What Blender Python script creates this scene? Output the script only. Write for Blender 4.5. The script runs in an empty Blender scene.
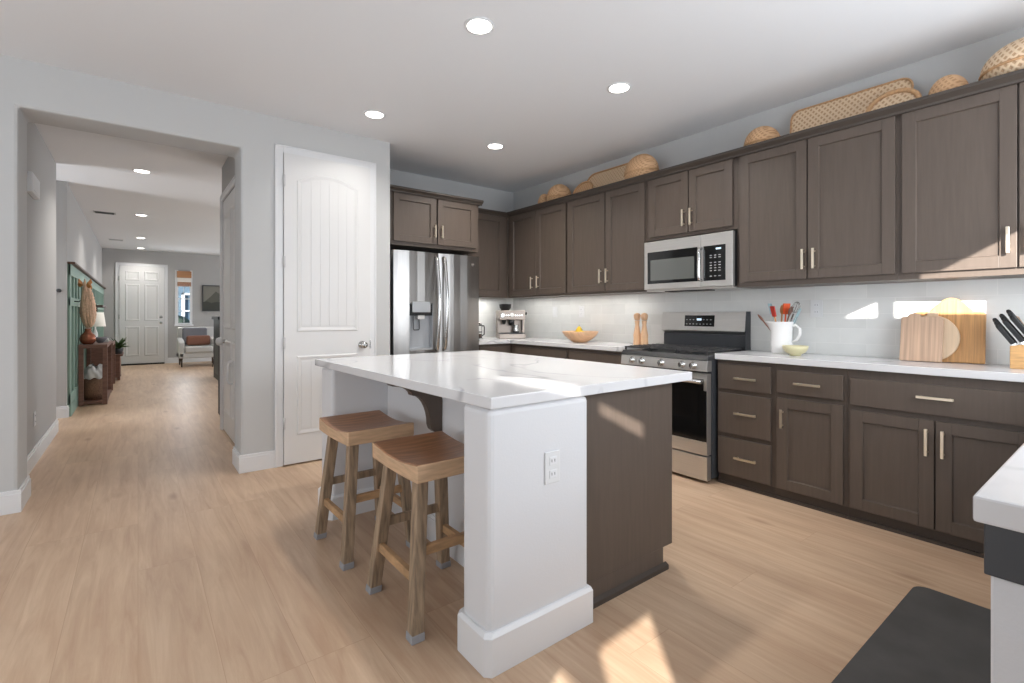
import bpy, bmesh, math, random
from mathutils import Vector, Matrix
from mathutils.geometry import tessellate_polygon
PI = math.pi
random.seed(7)
sc = bpy.context.scene
COL = sc.collection

# ------------------------------------------------------------------ camera
H_CAM = 1.19
cam = bpy.data.cameras.new('camera'); camo = bpy.data.objects.new('camera', cam); COL.objects.link(camo)
camo.location = (0, 0, H_CAM)
camo.rotation_euler = (math.radians(90), 0, -math.atan2(374, 487))
cam.sensor_width = 36.0; cam.lens = 487 / 1024 * 36.0
cam.shift_y = -(341.5 - 315) / 1024
cam.clip_start = 0.03
sc.camera = camo

# ------------------------------------------------------------------ world, sun, daylight, added fill lamps, exposure
w = bpy.data.worlds.new('world'); sc.world = w; w.use_nodes = True
nt = w.node_tree; nt.nodes.clear()
wo = nt.nodes.new('ShaderNodeOutputWorld'); bg = nt.nodes.new('ShaderNodeBackground')
bg.inputs['Color'].default_value = (0.62, 0.78, 1.0, 1); bg.inputs['Strength'].default_value = 1.6
nt.links.new(bg.outputs[0], wo.inputs[0])
sc.view_settings.view_transform = 'Standard'; sc.view_settings.look = 'None'
sc.view_settings.gamma = 1.0; sc.view_settings.use_curve_mapping = False
sc.view_settings.exposure = 0.19
sc.cycles.use_denoising = True
sc.cycles.max_bounces = 10; sc.cycles.diffuse_bounces = 6
sc.cycles.sample_clamp_indirect = 6.0

SUN = Vector((1.0, 0.60, -0.36)).normalized()
sl = bpy.data.lights.new('sun', 'SUN'); sl.energy = 17.0; sl.angle = math.radians(0.45); sl.color = (1.0, 0.96, 0.90)
so = bpy.data.objects.new('sun', sl); COL.objects.link(so)
so.rotation_euler = (-SUN).to_track_quat('Z', 'Y').to_euler(); so.location = (-6, -4, 5)

def area(name, loc, direction, sx, sy, power, color=(1, 1, 1), spread=PI):
    l = bpy.data.lights.new(name, 'AREA'); l.shape = 'RECTANGLE'; l.size = sx; l.size_y = sy
    l.energy = power; l.color = color; l.spread = spread
    o = bpy.data.objects.new(name, l); COL.objects.link(o); o.location = loc
    o.rotation_euler = (-Vector(direction)).to_track_quat('Z', 'Y').to_euler()
    return o
COOL = (0.905, 0.95, 1.0)
area('fill_dining', (-1.6, -0.50, 1.45), (0, 1, 0.7), 2.8, 2.2, 54, COOL)  # added fill lamp behind the camera, standing in for a large window
area('fill_sink', (2.35, -0.50, 1.62), (0, 1, 0.1), 2.2, 1.05, 48, COOL)  # added fill above the peninsula; no window is modelled there
area('fill_side', (-3.4, 1.8, 1.4), (1, 0, 0.5), 3.6, 2.2, 62, COOL)  # added fill from the unseen left side of the room
area('fill_corridor', (-2.9, 7.2, 1.5), (1, 0, 0.3), 0.9, 1.8, 70, COOL)  # added lamp out of view, brightens the hall ceiling and closet door
area('fill_living', (5.3, 11.5, 1.5), (-1, 0, 0.9), 4.0, 2.0, 165, COOL)  # added unseen lamp, tilted up to lift the living room and hall ceiling
area('fill_hall', (5.3, 7.6, 1.5), (-1, 0, 0.8), 1.6, 2.0, 75, COOL)  # added off-view fill for the near part of the hall
area('daylight_door', (0.92, 14.55, 1.6), (0, -1, -0.1), 0.33, 1.3, 9, COOL)
# under-cabinet strips in the coffee corner
area('undercabinet_strip', (3.60, 3.7, 1.385), (0, 0, -1), 0.05, 1.8, 3.0, (1, 0.97, 0.92))
area('undercabinet_strip_corner', (3.1, 4.74, 1.385), (0, 0, -1), 0.6, 0.05, 2.0, (1, 0.97, 0.92))

# ------------------------------------------------------------------ materials
MATS = {}
def lin(c):
    return tuple((x / 255 / 12.92 if x / 255 <= 0.04045 else ((x / 255 + 0.055) / 1.055) ** 2.4) for x in c) + (1,)
def mat(name, rgb, rough=0.5, metal=0.0, noise=0.0, scale=(1, 1, 1), nscale=20.0, bump=0.0, spec=0.5, emit=None, alpha=None, trans=0.0, coat=0.0):
    """rgb is sRGB 0-255 reflectance; noise darkens/lightens by a factor, streak direction by scale."""
    m = bpy.data.materials.new(name); m.use_nodes = True; MATS[name] = m
    n = m.node_tree; b = n.nodes['Principled BSDF']
    c = lin(rgb)
    b.inputs['Base Color'].default_value = c; b.inputs['Roughness'].default_value = rough
    b.inputs['Metallic'].default_value = metal; b.inputs['Specular IOR Level'].default_value = spec
    if coat: b.inputs['Coat Weight'].default_value = coat; b.inputs['Coat Roughness'].default_value = 0.15
    if trans: b.inputs['Transmission Weight'].default_value = trans
    if emit: b.inputs['Emission Color'].default_value = lin(rgb); b.inputs['Emission Strength'].default_value = emit
    if noise or bump:
        tc = n.nodes.new('ShaderNodeTexCoord'); mp = n.nodes.new('ShaderNodeMapping'); mp.inputs['Scale'].default_value = scale
        tx = n.nodes.new('ShaderNodeTexNoise'); tx.inputs['Scale'].default_value = nscale; tx.inputs['Detail'].default_value = 6
        n.links.new(tc.outputs['Object'], mp.inputs[0]); n.links.new(mp.outputs[0], tx.inputs['Vector'])
        if noise:
            cr = n.nodes.new('ShaderNodeValToRGB')
            cr.color_ramp.elements[0].position = 0.3; cr.color_ramp.elements[1].position = 0.7
            cr.color_ramp.elements[0].color = tuple(x * (1 - noise) for x in c[:3]) + (1,)
            cr.color_ramp.elements[1].color = tuple(min(1, x * (1 + noise)) for x in c[:3]) + (1,)
            n.links.new(tx.outputs[0], cr.inputs[0]); n.links.new(cr.outputs[0], b.inputs['Base Color'])
        if bump:
            bp = n.nodes.new('ShaderNodeBump'); bp.inputs['Strength'].default_value = bump; bp.inputs['Distance'].default_value = 0.004
            n.links.new(tx.outputs[0], bp.inputs['Height']); n.links.new(bp.outputs[0], b.inputs['Normal'])
    return m

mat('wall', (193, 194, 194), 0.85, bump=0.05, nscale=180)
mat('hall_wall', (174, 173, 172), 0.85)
mat('ceiling', (225, 226, 228), 0.9, bump=0.06, nscale=150)
mat('trim', (222, 223, 225), 0.38)
mat('door_white', (218, 218, 218), 0.42)
mat('island_white', (214, 215, 218), 0.6, bump=0.12, nscale=160)
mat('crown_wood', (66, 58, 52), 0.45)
mat('cabinet', (88, 77, 69), 0.43, noise=0.08, scale=(14, 14, 1.0), nscale=5.0, bump=0.04)
mat('cabinet_dark', (66, 57, 51), 0.5)
mat('brass', (240, 228, 208), 0.35, 1.0)
mat('nickel', (190, 190, 188), 0.25, 1.0)
mat('steel', (212, 210, 207), 0.38, 0.92, noise=0.05, scale=(1, 1, 90), nscale=3.0)
mat('machine_steel', (160, 150, 142), 0.42, 1.0)
mat('steel_v', (160, 158, 156), 0.31, 1.0, noise=0.05, scale=(60, 60, 1), nscale=4.0)
mat('steel_bright', (215, 215, 214), 0.2, 1.0)
mat('black_glass', (16, 17, 18), 0.07, spec=0.6)
mat('grey_glass', (96, 98, 96), 0.12, spec=0.7)
mat('black', (18, 18, 20), 0.5)
mat('hinge_metal', (196, 196, 197), 0.4)
mat('dark_grey', (60, 62, 66), 0.45)
mat('cast_iron', (50, 50, 52), 0.34)
mat('white_plastic', (220, 221, 222), 0.35)
mat('white_ceramic', (238, 238, 238), 0.18, coat=0.4)
mat('rubber_mat', (70, 68, 67), 0.75, noise=0.18, nscale=6, bump=0.25)
mat('felt', (150, 150, 153), 0.9)
mat('seat_wood', (152, 108, 76), 0.36, noise=0.34, scale=(3, 26, 3), nscale=2.2, bump=0.1)
mat('seat_edge', (196, 164, 132), 0.5, noise=0.15, scale=(4, 4, 30), nscale=3)
mat('leg_wood', (146, 126, 104), 0.55, noise=0.45, scale=(22, 22, 1.5), nscale=3.0, bump=0.15)
mat('rung_wood', (172, 138, 102), 0.5, noise=0.25, scale=(6, 6, 20), nscale=2.5)
mat('light_wood', (214, 172, 134), 0.45, noise=0.15, scale=(2, 18, 2), nscale=4)
mat('bamboo', (196, 148, 96), 0.45, noise=0.25, scale=(2, 30, 1.5), nscale=3)
mat('stripe_wood', (190, 160, 136), 0.5, noise=0.22, scale=(2, 26, 0.6), nscale=3)
mat('pale_wood', (214, 188, 158), 0.5, noise=0.1, scale=(2, 20, 1), nscale=3)
mat('block_wood', (205, 160, 106), 0.45, noise=0.2, scale=(3, 3, 24), nscale=3)
mat('olive_ceramic', (205, 198, 160), 0.3)
mat('orange_silicone', (226, 92, 48), 0.45)
mat('red_silicone', (196, 52, 38), 0.45)
mat('teal_silicone', (158, 188, 194), 0.45)
mat('spoon_wood', (196, 138, 84), 0.55)
mat('lemon', (214, 178, 40), 0.5)
mat('stem_green', (84, 104, 52), 0.6)
mat('leaf', (66, 92, 50), 0.55, noise=0.3, nscale=30)
mat('console_wood', (112, 80, 68), 0.5, noise=0.25, scale=(2, 2, 14), nscale=3)
mat('green_paint', (134, 160, 148), 0.55)
mat('green_inset', (92, 120, 107), 0.6)
mat('ledge_wood', (82, 58, 46), 0.5)
mat('copper', (150, 92, 70), 0.25, 0.6)
mat('pampas', (222, 186, 160), 0.95, noise=0.25, scale=(30, 30, 4), nscale=3, bump=0.8)
mat('shade', (238, 234, 226), 0.8)
mat('wicker_brown', (116, 86, 66), 0.8, noise=0.45, scale=(1, 1, 2), nscale=70, bump=0.8)
mat('throw_fabric', (205, 205, 203), 0.95, bump=0.3, nscale=60)
mat('armchair_fabric', (196, 196, 194), 0.95, bump=0.2, nscale=90)
mat('grey_fabric', (120, 120, 126), 0.95)
mat('leather', (128, 84, 66), 0.5)
mat('walnut_leg', (74, 56, 44), 0.5)
mat('blind_woven', (176, 128, 92), 0.8, noise=0.2, scale=(1, 1, 60), nscale=3)
mat('art_dark', (64, 66, 60), 0.6); mat('art_sky', (124, 122, 114), 0.6); mat('art_mid', (88, 88, 80), 0.6); mat('dispenser_grey', (168, 171, 175), 0.35, 0.4)
mat('neighbour_wall', (70, 88, 100), 0.8, noise=0.2, scale=(1, 1, 14), nscale=3)
mat('hedge', (40, 54, 44), 0.9, noise=0.5, nscale=30)
mat('led', (255, 250, 240), 0.5, emit=9.0)
mat('lcd', (200, 220, 235), 0.5, emit=0.8)
mat('button_grey', (170, 172, 172), 0.5)

g = mat('window_glass', (255, 255, 255), 0.0, trans=1.0); g.node_tree.nodes['Principled BSDF'].inputs['IOR'].default_value = 1.02

def nodes_of(m): return m.node_tree, m.node_tree.nodes, m.node_tree.links, m.node_tree.nodes['Principled BSDF']

def floor_material():
    m = mat('oak_floor', (200, 170, 138), 0.40)
    t, N, L, b = nodes_of(m)
    tc = N.new('ShaderNodeTexCoord'); sep = N.new('ShaderNodeSeparateXYZ'); L.new(tc.outputs['Object'], sep.inputs[0])
    cmb = N.new('ShaderNodeCombineXYZ'); L.new(sep.outputs['Y'], cmb.inputs['X']); L.new(sep.outputs['X'], cmb.inputs['Y'])
    br = N.new('ShaderNodeTexBrick'); br.offset = 0.37; br.offset_frequency = 3
    br.inputs['Color1'].default_value = (0.25, 0.25, 0.25, 1); br.inputs['Color2'].default_value = (0.85, 0.85, 0.85, 1); br.inputs['Mortar'].default_value = (0, 0, 0, 1)
    br.inputs['Scale'].default_value = 1.0; br.inputs['Mortar Size'].default_value = 0.0010; br.inputs['Mortar Smooth'].default_value = 0.0
    br.inputs['Brick Width'].default_value = 1.75; br.inputs['Row Height'].default_value = 0.228; br.inputs['Bias'].default_value = 0.0
    L.new(cmb.outputs[0], br.inputs['Vector'])
    # grain: stretched noise offset by plank tone
    mp = N.new('ShaderNodeMapping'); mp.inputs['Scale'].default_value = (14, 1.1, 1); L.new(tc.outputs['Object'], mp.inputs[0])
    add = N.new('ShaderNodeVectorMath'); add.operation = 'MULTIPLY_ADD'; add.inputs[1].default_value = (37, 17, 5)
    L.new(br.outputs['Color'], add.inputs[0]); L.new(mp.outputs[0], add.inputs[2])
    n1 = N.new('ShaderNodeTexNoise'); n1.inputs['Scale'].default_value = 1.5; n1.inputs['Detail'].default_value = 8; n1.inputs['Roughness'].default_value = 0.62; n1.inputs['Distortion'].default_value = 0.7
    L.new(add.outputs[0], n1.inputs['Vector'])
    mp2 = N.new('ShaderNodeMapping'); mp2.inputs['Scale'].default_value = (5.5, 2.0, 1); L.new(tc.outputs['Object'], mp2.inputs[0])
    n2 = N.new('ShaderNodeTexVoronoi'); n2.inputs['Scale'].default_value = 0.75; L.new(mp2.outputs[0], n2.inputs['Vector'])
    kr = N.new('ShaderNodeValToRGB'); kr.color_ramp.elements[0].position = 0.0; kr.color_ramp.elements[0].color = (0.55, 0.45, 0.38, 1)
    kr.color_ramp.elements[1].position = 0.15; kr.color_ramp.elements[1].color = (1, 1, 1, 1); L.new(n2.outputs['Distance'], kr.inputs[0])
    cr = N.new('ShaderNodeValToRGB'); e = cr.color_ramp.elements
    e[0].position = 0.28; e[0].color = lin((180, 149, 122)); e[1].position = 0.72; e[1].color = lin((208, 182, 155))
    L.new(n1.outputs[0], cr.inputs[0])
    tone = N.new('ShaderNodeMapRange'); tone.inputs['From Min'].default_value = 0.0; tone.inputs['From Max'].default_value = 1.0
    tone.inputs['To Min'].default_value = 0.91; tone.inputs['To Max'].default_value = 1.06; L.new(br.outputs['Color'], tone.inputs['Value'])
    mx = N.new('ShaderNodeMix'); mx.data_type = 'RGBA'; mx.blend_type = 'MULTIPLY'; mx.inputs[0].default_value = 1
    L.new(cr.outputs[0], mx.inputs[6]); L.new(tone.outputs[0], mx.inputs[7])
    mk = N.new('ShaderNodeMix'); mk.data_type = 'RGBA'; mk.blend_type = 'MULTIPLY'; mk.inputs[0].default_value = 0.85
    L.new(mx.outputs[2], mk.inputs[6]); L.new(kr.outputs[0], mk.inputs[7])
    sm = N.new('ShaderNodeMix'); sm.data_type = 'RGBA'; sm.blend_type = 'MIX'; L.new(br.outputs['Fac'], sm.inputs[0])
    L.new(mk.outputs[2], sm.inputs[6]); sm.inputs[7].default_value = lin((176, 146, 119))
    n3 = N.new('ShaderNodeTexNoise'); n3.inputs['Scale'].default_value = 1.0; n3.inputs['Detail'].default_value = 3; L.new(add.outputs[0], n3.inputs['Vector'])
    mp3 = N.new('ShaderNodeMapping'); mp3.inputs['Scale'].default_value = (5, 1.3, 1); L.new(tc.outputs['Object'], mp3.inputs[0]); L.new(mp3.outputs[0], n3.inputs['Vector'])
    c3 = N.new('ShaderNodeValToRGB'); c3.color_ramp.elements[0].position = 0.35; c3.color_ramp.elements[0].color = (0.84, 0.80, 0.78, 1); c3.color_ramp.elements[1].position = 0.62; c3.color_ramp.elements[1].color = (1, 1, 1, 1); L.new(n3.outputs[0], c3.inputs[0])
    m3 = N.new('ShaderNodeMix'); m3.data_type = 'RGBA'; m3.blend_type = 'MULTIPLY'; m3.inputs[0].default_value = 0.8
    L.new(sm.outputs[2], m3.inputs[6]); L.new(c3.outputs[0], m3.inputs[7])
    L.new(m3.outputs[2], b.inputs['Base Color'])
    bp = N.new('ShaderNodeBump'); bp.inputs['Strength'].default_value = 0.06; bp.inputs['Distance'].default_value = 0.004
    L.new(n1.outputs[0], bp.inputs['Height']); L.new(bp.outputs[0], b.inputs['Normal'])
floor_material()

def quartz_material():
    m = mat('quartz', (216, 216, 218), 0.16)
    t, N, L, b = nodes_of(m)
    tc = N.new('ShaderNodeTexCoord')
    mp = N.new('ShaderNodeMapping'); mp.inputs['Rotation'].default_value = (0, 0, 0.9); mp.inputs['Scale'].default_value = (1.0, 0.75, 1); L.new(tc.outputs['Object'], mp.inputs[0])
    wv = N.new('ShaderNodeTexNoise'); wv.inputs['Scale'].default_value = 1.15; wv.inputs['Detail'].default_value = 3; wv.inputs['Distortion'].default_value = 0.9
    L.new(mp.outputs[0], wv.inputs['Vector'])
    cr = N.new('ShaderNodeValToRGB'); cr.color_ramp.interpolation = 'EASE'; e = cr.color_ramp.elements
    e[0].position = 0.488; e[0].color = (0, 0, 0, 1); e[1].position = 0.512; e[1].color = (0, 0, 0, 1); k = e.new(0.5); k.color = (1, 1, 1, 1)
    L.new(wv.outputs[0], cr.inputs[0])
    n2 = N.new('ShaderNodeTexNoise'); n2.inputs['Scale'].default_value = 2.3; L.new(tc.outputs['Object'], n2.inputs['Vector'])
    c2 = N.new('ShaderNodeValToRGB'); c2.color_ramp.elements[0].position = 0.42; c2.color_ramp.elements[1].position = 0.62; L.new(n2.outputs[0], c2.inputs[0])
    mu = N.new('ShaderNodeMath'); mu.operation = 'MULTIPLY'; L.new(cr.outputs[0], mu.inputs[0]); L.new(c2.outputs[0], mu.inputs[1])
    mx = N.new('ShaderNodeMix'); mx.data_type = 'RGBA'; L.new(mu.outputs[0], mx.inputs[0])
    mx.inputs[6].default_value = lin((216, 216, 218)); mx.inputs[7].default_value = lin((176, 176, 180))
    L.new(mx.outputs[2], b.inputs['Base Color'])
quartz_material()

def tile_material():
    m = mat('backsplash_tile', (214, 217, 217), 0.22)
    t, N, L, b = nodes_of(m)
    tc = N.new('ShaderNodeTexCoord'); sep = N.new('ShaderNodeSeparateXYZ'); L.new(tc.outputs['Object'], sep.inputs[0])
    ad = N.new('ShaderNodeMath'); ad.operation = 'ADD'; L.new(sep.outputs['X'], ad.inputs[0]); L.new(sep.outputs['Y'], ad.inputs[1])
    cmb = N.new('ShaderNodeCombineXYZ'); L.new(ad.outputs[0], cmb.inputs['X']); L.new(sep.outputs['Z'], cmb.inputs['Y'])
    br = N.new('ShaderNodeTexBrick'); br.offset = 0.5
    br.inputs['Color1'].default_value = lin((216, 217, 215)); br.inputs['Color2'].default_value = lin((226, 227, 225)); br.inputs['Mortar'].default_value = lin((230, 230, 228))
    br.inputs['Scale'].default_value = 1.0; br.inputs['Mortar Size'].default_value = 0.0018; br.inputs['Mortar Smooth'].default_value = 0.3
    br.inputs['Brick Width'].default_value = 0.305; br.inputs['Row Height'].default_value = 0.1; L.new(cmb.outputs[0], br.inputs['Vector'])
    n1 = N.new('ShaderNodeTexNoise'); n1.inputs['Scale'].default_value = 9; n1.inputs['Detail'].default_value = 4; L.new(tc.outputs['Object'], n1.inputs['Vector'])
    mr = N.new('ShaderNodeMapRange'); mr.inputs['To Min'].default_value = 0.93; mr.inputs['To Max'].default_value = 1.05; L.new(n1.outputs[0], mr.inputs['Value'])
    mx = N.new('ShaderNodeMix'); mx.data_type = 'RGBA'; mx.blend_type = 'MULTIPLY'; mx.inputs[0].default_value = 1
    L.new(br.outputs['Color'], mx.inputs[6]); L.new(mr.outputs[0], mx.inputs[7]); L.new(mx.outputs[2], b.inputs['Base Color'])
    bp = N.new('ShaderNodeBump'); bp.inputs['Strength'].default_value = 0.25; bp.inputs['Distance'].default_value = 0.002; bp.invert = True
    L.new(br.outputs['Fac'], bp.inputs['Height']); L.new(bp.outputs[0], b.inputs['Normal'])
tile_material()

def woven_material(name, rgb, dark, sc_=26.0):
    m = mat(name, rgb, 0.7)
    t, N, L, b = nodes_of(m)
    tc = N.new('ShaderNodeTexCoord')
    outs = []
    for ang in (0.75, -0.75):
        mp = N.new('ShaderNodeMapping'); mp.inputs['Rotation'].default_value = (ang, 0.0, 0.35); L.new(tc.outputs['Object'], mp.inputs[0])
        wv = N.new('ShaderNodeTexWave'); wv.bands_direction = 'Y'; wv.inputs['Scale'].default_value = sc_; wv.inputs['Distortion'].default_value = 0.8; wv.inputs['Detail'].default_value = 1
        L.new(mp.outputs[0], wv.inputs['Vector']); outs.append(wv.outputs['Fac'])
    mu = N.new('ShaderNodeMath'); mu.operation = 'MAXIMUM'; L.new(outs[0], mu.inputs[0]); L.new(outs[1], mu.inputs[1])
    cr = N.new('ShaderNodeValToRGB'); cr.color_ramp.elements[0].position = 0.35; cr.color_ramp.elements[0].color = lin(dark)
    cr.color_ramp.elements[1].position = 0.75; cr.color_ramp.elements[1].color = lin(rgb); L.new(mu.outputs[0], cr.inputs[0])
    L.new(cr.outputs[0], b.inputs['Base Color'])
    bp = N.new('ShaderNodeBump'); bp.inputs['Strength'].default_value = 0.6; bp.inputs['Distance'].default_value = 0.004
    L.new(mu.outputs[0], bp.inputs['Height']); L.new(bp.outputs[0], b.inputs['Normal'])
woven_material('rattan', (226, 200, 168), (188, 152, 118), 13)
woven_material('rattan_tan', (216, 176, 136), (188, 144, 104), 16)
mat('rattan_rim', (198, 156, 114), 0.6, noise=0.2, nscale=60, bump=0.4)

# ------------------------------------------------------------------ mesh kit
class M:
    def __init__(self): self.v = []; self.f = []; self.s = []; self.mi = []; self.cur = 0
    def _add(self, vs, fs, smooth=False):
        b = len(self.v); self.v += [tuple(p) for p in vs]
        for f in fs: self.f.append(tuple(b + i for i in f)); self.s.append(smooth); self.mi.append(self.cur)
        return self
    def slot(self, i): self.cur = i; return self
    def box(self, x0, x1, y0, y1, z0, z1):
        vs = [(x, y, z) for x in (x0, x1) for y in (y0, y1) for z in (z0, z1)]
        return self._add(vs, [(0, 1, 3, 2), (4, 6, 7, 5), (0, 4, 5, 1), (2, 3, 7, 6), (0, 2, 6, 4), (1, 5, 7, 3)])
    def prism(self, pts, axis, a0, a1, smooth=False):
        def P(p, a): return {'x': (a, p[0], p[1]), 'y': (p[0], a, p[1]), 'z': (p[0], p[1], a)}[axis]
        n = len(pts); vs = [P(p, a0) for p in pts] + [P(p, a1) for p in pts]
        self._add(vs, [tuple(range(n)), tuple(range(2 * n - 1, n - 1, -1))])
        b = len(self.v) - 2 * n
        for i in range(n):
            j = (i + 1) % n; self.f.append((b + i, b + j, b + n + j, b + n + i)); self.s.append(smooth); self.mi.append(self.cur)
        return self
    def hexa(self, bot, top):   # two quads
        return self._add(list(bot) + list(top), [(0, 1, 2, 3), (4, 7, 6, 5), (0, 4, 5, 1), (1, 5, 6, 2), (2, 6, 7, 3), (3, 7, 4, 0)])
    def tube(self, pts, r, n=8, closed=False, caps=True):
        pts = [Vector(p) for p in pts]; m = len(pts); rr = r if isinstance(r, (list, tuple)) else [r] * m
        rings = []
        ref = None
        for i, p in enumerate(pts):
            if closed: t = pts[(i + 1) % m] - pts[i - 1]
            else: t = pts[min(i + 1, m - 1)] - pts[max(i - 1, 0)]
            t.normalize()
            if ref is None: ref = Vector((0, 0, 1)) if abs(t.z) < 0.9 else Vector((1, 0, 0))
            u = t.cross(ref)
            if u.length < 1e-4: ref = Vector((0, 1, 0)); u = t.cross(ref)
            u.normalize(); v = u.cross(t).normalized(); ref = v
            rings.append([p + rr[i] * (math.cos(2 * PI * k / n) * u + math.sin(2 * PI * k / n) * v) for k in range(n)])
        vs = [q for ring in rings for q in ring]; fs = []
        for i in range(m if closed else m - 1):
            a = i * n; b = ((i + 1) % m) * n
            for k in range(n): fs.append((a + k, a + (k + 1) % n, b + (k + 1) % n, b + k))
        self._add(vs, fs, True)
        if caps and not closed:
            o = len(self.v) - m * n
            self.f += [tuple(o + k for k in range(n)), tuple(o + (m - 1) * n + k for k in range(n))]; self.s += [False, False]; self.mi += [self.cur] * 2
        return self
    def cyl(self, p0, p1, r0, r1=None, n=20):
        return self.tube([p0, p1], [r0, r0 if r1 is None else r1], n)
    def lathe(self, c, prof, n=28, axis='z', caps=True):
        vs = []; fs = []
        for r, h in prof:
            for k in range(n):
                a = 2 * PI * k / n; x, y = r * math.cos(a), r * math.sin(a)
                p = {'z': (x, y, h), 'x': (h, x, y), 'y': (x, h, y)}[axis]
                vs.append((c[0] + p[0], c[1] + p[1], c[2] + p[2]))
        for i in range(len(prof) - 1):
            for k in range(n): fs.append((i * n + k, i * n + (k + 1) % n, (i + 1) * n + (k + 1) % n, (i + 1) * n + k))
        self._add(vs, fs, True); o = len(self.v) - len(prof) * n
        for i in (0, len(prof) - 1):
            if caps and prof[i][0] > 1.1e-3: self.f.append(tuple(o + i * n + k for k in range(n))); self.s.append(False); self.mi.append(self.cur)
        return self
    def ball(self, c, r, n=20, m=10, z0=-1.0):
        if not isinstance(r, (tuple, list)): r = (r, r, r)
        vs = []; fs = []
        for i in range(m + 1):
            h = z0 + (1 - z0) * i / m; t = math.asin(max(-1, min(1, h))) if False else (math.asin(z0) + (PI / 2 - math.asin(z0)) * i / m)
            for k in range(n):
                a = 2 * PI * k / n
                vs.append((c[0] + r[0] * max(math.cos(t), 1e-4) * math.cos(a), c[1] + r[1] * max(math.cos(t), 1e-4) * math.sin(a), c[2] + r[2] * math.sin(t)))
        for i in range(m):
            for k in range(n): fs.append((i * n + k, i * n + (k + 1) % n, (i + 1) * n + (k + 1) % n, (i + 1) * n + k))
        self._add(vs, fs, True); return self
    def grid(self, fn, nu, nv, smooth=True):
        vs = [fn(i / nu, j / nv) for i in range(nu + 1) for j in range(nv + 1)]
        fs = [(i * (nv + 1) + j, (i + 1) * (nv + 1) + j, (i + 1) * (nv + 1) + j + 1, i * (nv + 1) + j + 1) for i in range(nu) for j in range(nv)]
        return self._add(vs, fs, smooth)
    def ring(self, poly, y, prof, sgn=-1):
        """moulding ring around a convex polygon in the XZ plane; prof = [(inset, height)], height toward sgn*y"""
        loops = [[(p[0], y + sgn * h, p[1]) for p in offset(poly, ins)] for ins, h in prof]
        n = len(poly); vs = [q for lp in loops for q in lp]; fs = []
        for i in range(len(loops) - 1):
            for k in range(n): fs.append((i * n + k, i * n + (k + 1) % n, (i + 1) * n + (k + 1) % n, (i + 1) * n + k))
        return self._add(vs, fs, False)
    def rot(self, mtx, i0=0):
        for i in range(i0, len(self.v)): self.v[i] = tuple(mtx @ Vector(self.v[i]))
        return self
    def build(self, name, mats, parent=None, o=(0, 0, 0), bevel=0.0, seg=2, sub=0, kind=None):
        me = bpy.data.meshes.new(name)
        me.from_pydata([(x - o[0], y - o[1], z - o[2]) for x, y, z in self.v], [], self.f)
        for p, s, mi in zip(me.polygons, self.s, self.mi): p.use_smooth = s; p.material_index = mi
        if isinstance(mats, str): mats = [mats]
        for m_ in mats: me.materials.append(MATS[m_])
        bm = bmesh.new(); bm.from_mesh(me); bmesh.ops.recalc_face_normals(bm, faces=bm.faces); bm.to_mesh(me); bm.free()
        ob = bpy.data.objects.new(name, me); COL.objects.link(ob)
        if parent is not None: ob.parent = parent
        if bevel:
            b = ob.modifiers.new('bevel', 'BEVEL'); b.width = bevel; b.segments = seg; b.limit_method = 'ANGLE'; b.angle_limit = math.radians(40)
            b.use_clamp_overlap = True
        if sub: s_ = ob.modifiers.new('sub', 'SUBSURF'); s_.levels = sub; s_.render_levels = sub
        if kind: ob['kind'] = kind
        return ob

def offset(poly, d):
    n = len(poly); A = sum(poly[i][0] * poly[(i + 1) % n][1] - poly[(i + 1) % n][0] * poly[i][1] for i in range(n))
    s = 1 if A > 0 else -1; out = []
    for i in range(n):
        p0, p1, p2 = Vector(poly[i - 1]), Vector(poly[i]), Vector(poly[(i + 1) % n])
        e1 = (p1 - p0).normalized(); e2 = (p2 - p1).normalized()
        n1 = Vector((-e1.y, e1.x)) * s; n2 = Vector((-e2.y, e2.x)) * s
        b = n1 + n2; b = b / max(b.length_squared / 2, 0.05)
        out.append((p1.x + b.x * d, p1.y + b.y * d))
    return out

def thing(name, label, cat, loc=(0, 0, 0), rz=0.0, group=None):
    o = bpy.data.objects.new(name, None); COL.objects.link(o); o.empty_display_size = 0.1
    o.location = loc; o.rotation_euler = (0, 0, rz); o['label'] = label; o['category'] = cat
    if group: o['group'] = group
    return o
def tag(o, label, cat, group=None):
    o['label'] = label; o['category'] = cat
    if group: o['group'] = group
    return o
def kids(o): return [c for c in COL.objects if c.parent == o]
def copy_tree(o, parent=None):
    c = o.copy(); COL.objects.link(c); c.parent = parent
    for ch in kids(o): copy_tree(ch, c)
    return c
def S(m, name, mats, bevel=0.0): return m.build(name, mats, bevel=bevel, kind='structure')

# ================================================================== SETTING
CH = 2.74
S(M().box(-3.6, 5.6, -0.75, 15.0, -0.08, 0.0), 'floor', 'oak_floor')
S(M().box(-3.6, 5.6, -0.75, 15.0, CH, CH + 0.08), 'ceiling', 'ceiling')
S(M().box(3.78, 3.9, -0.75, 5.05, 0, CH), 'wall_range', 'wall')
S(M().box(1.808, 3.78, 4.89, 5.05, 0, CH), 'wall_fridge', 'wall')
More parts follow.
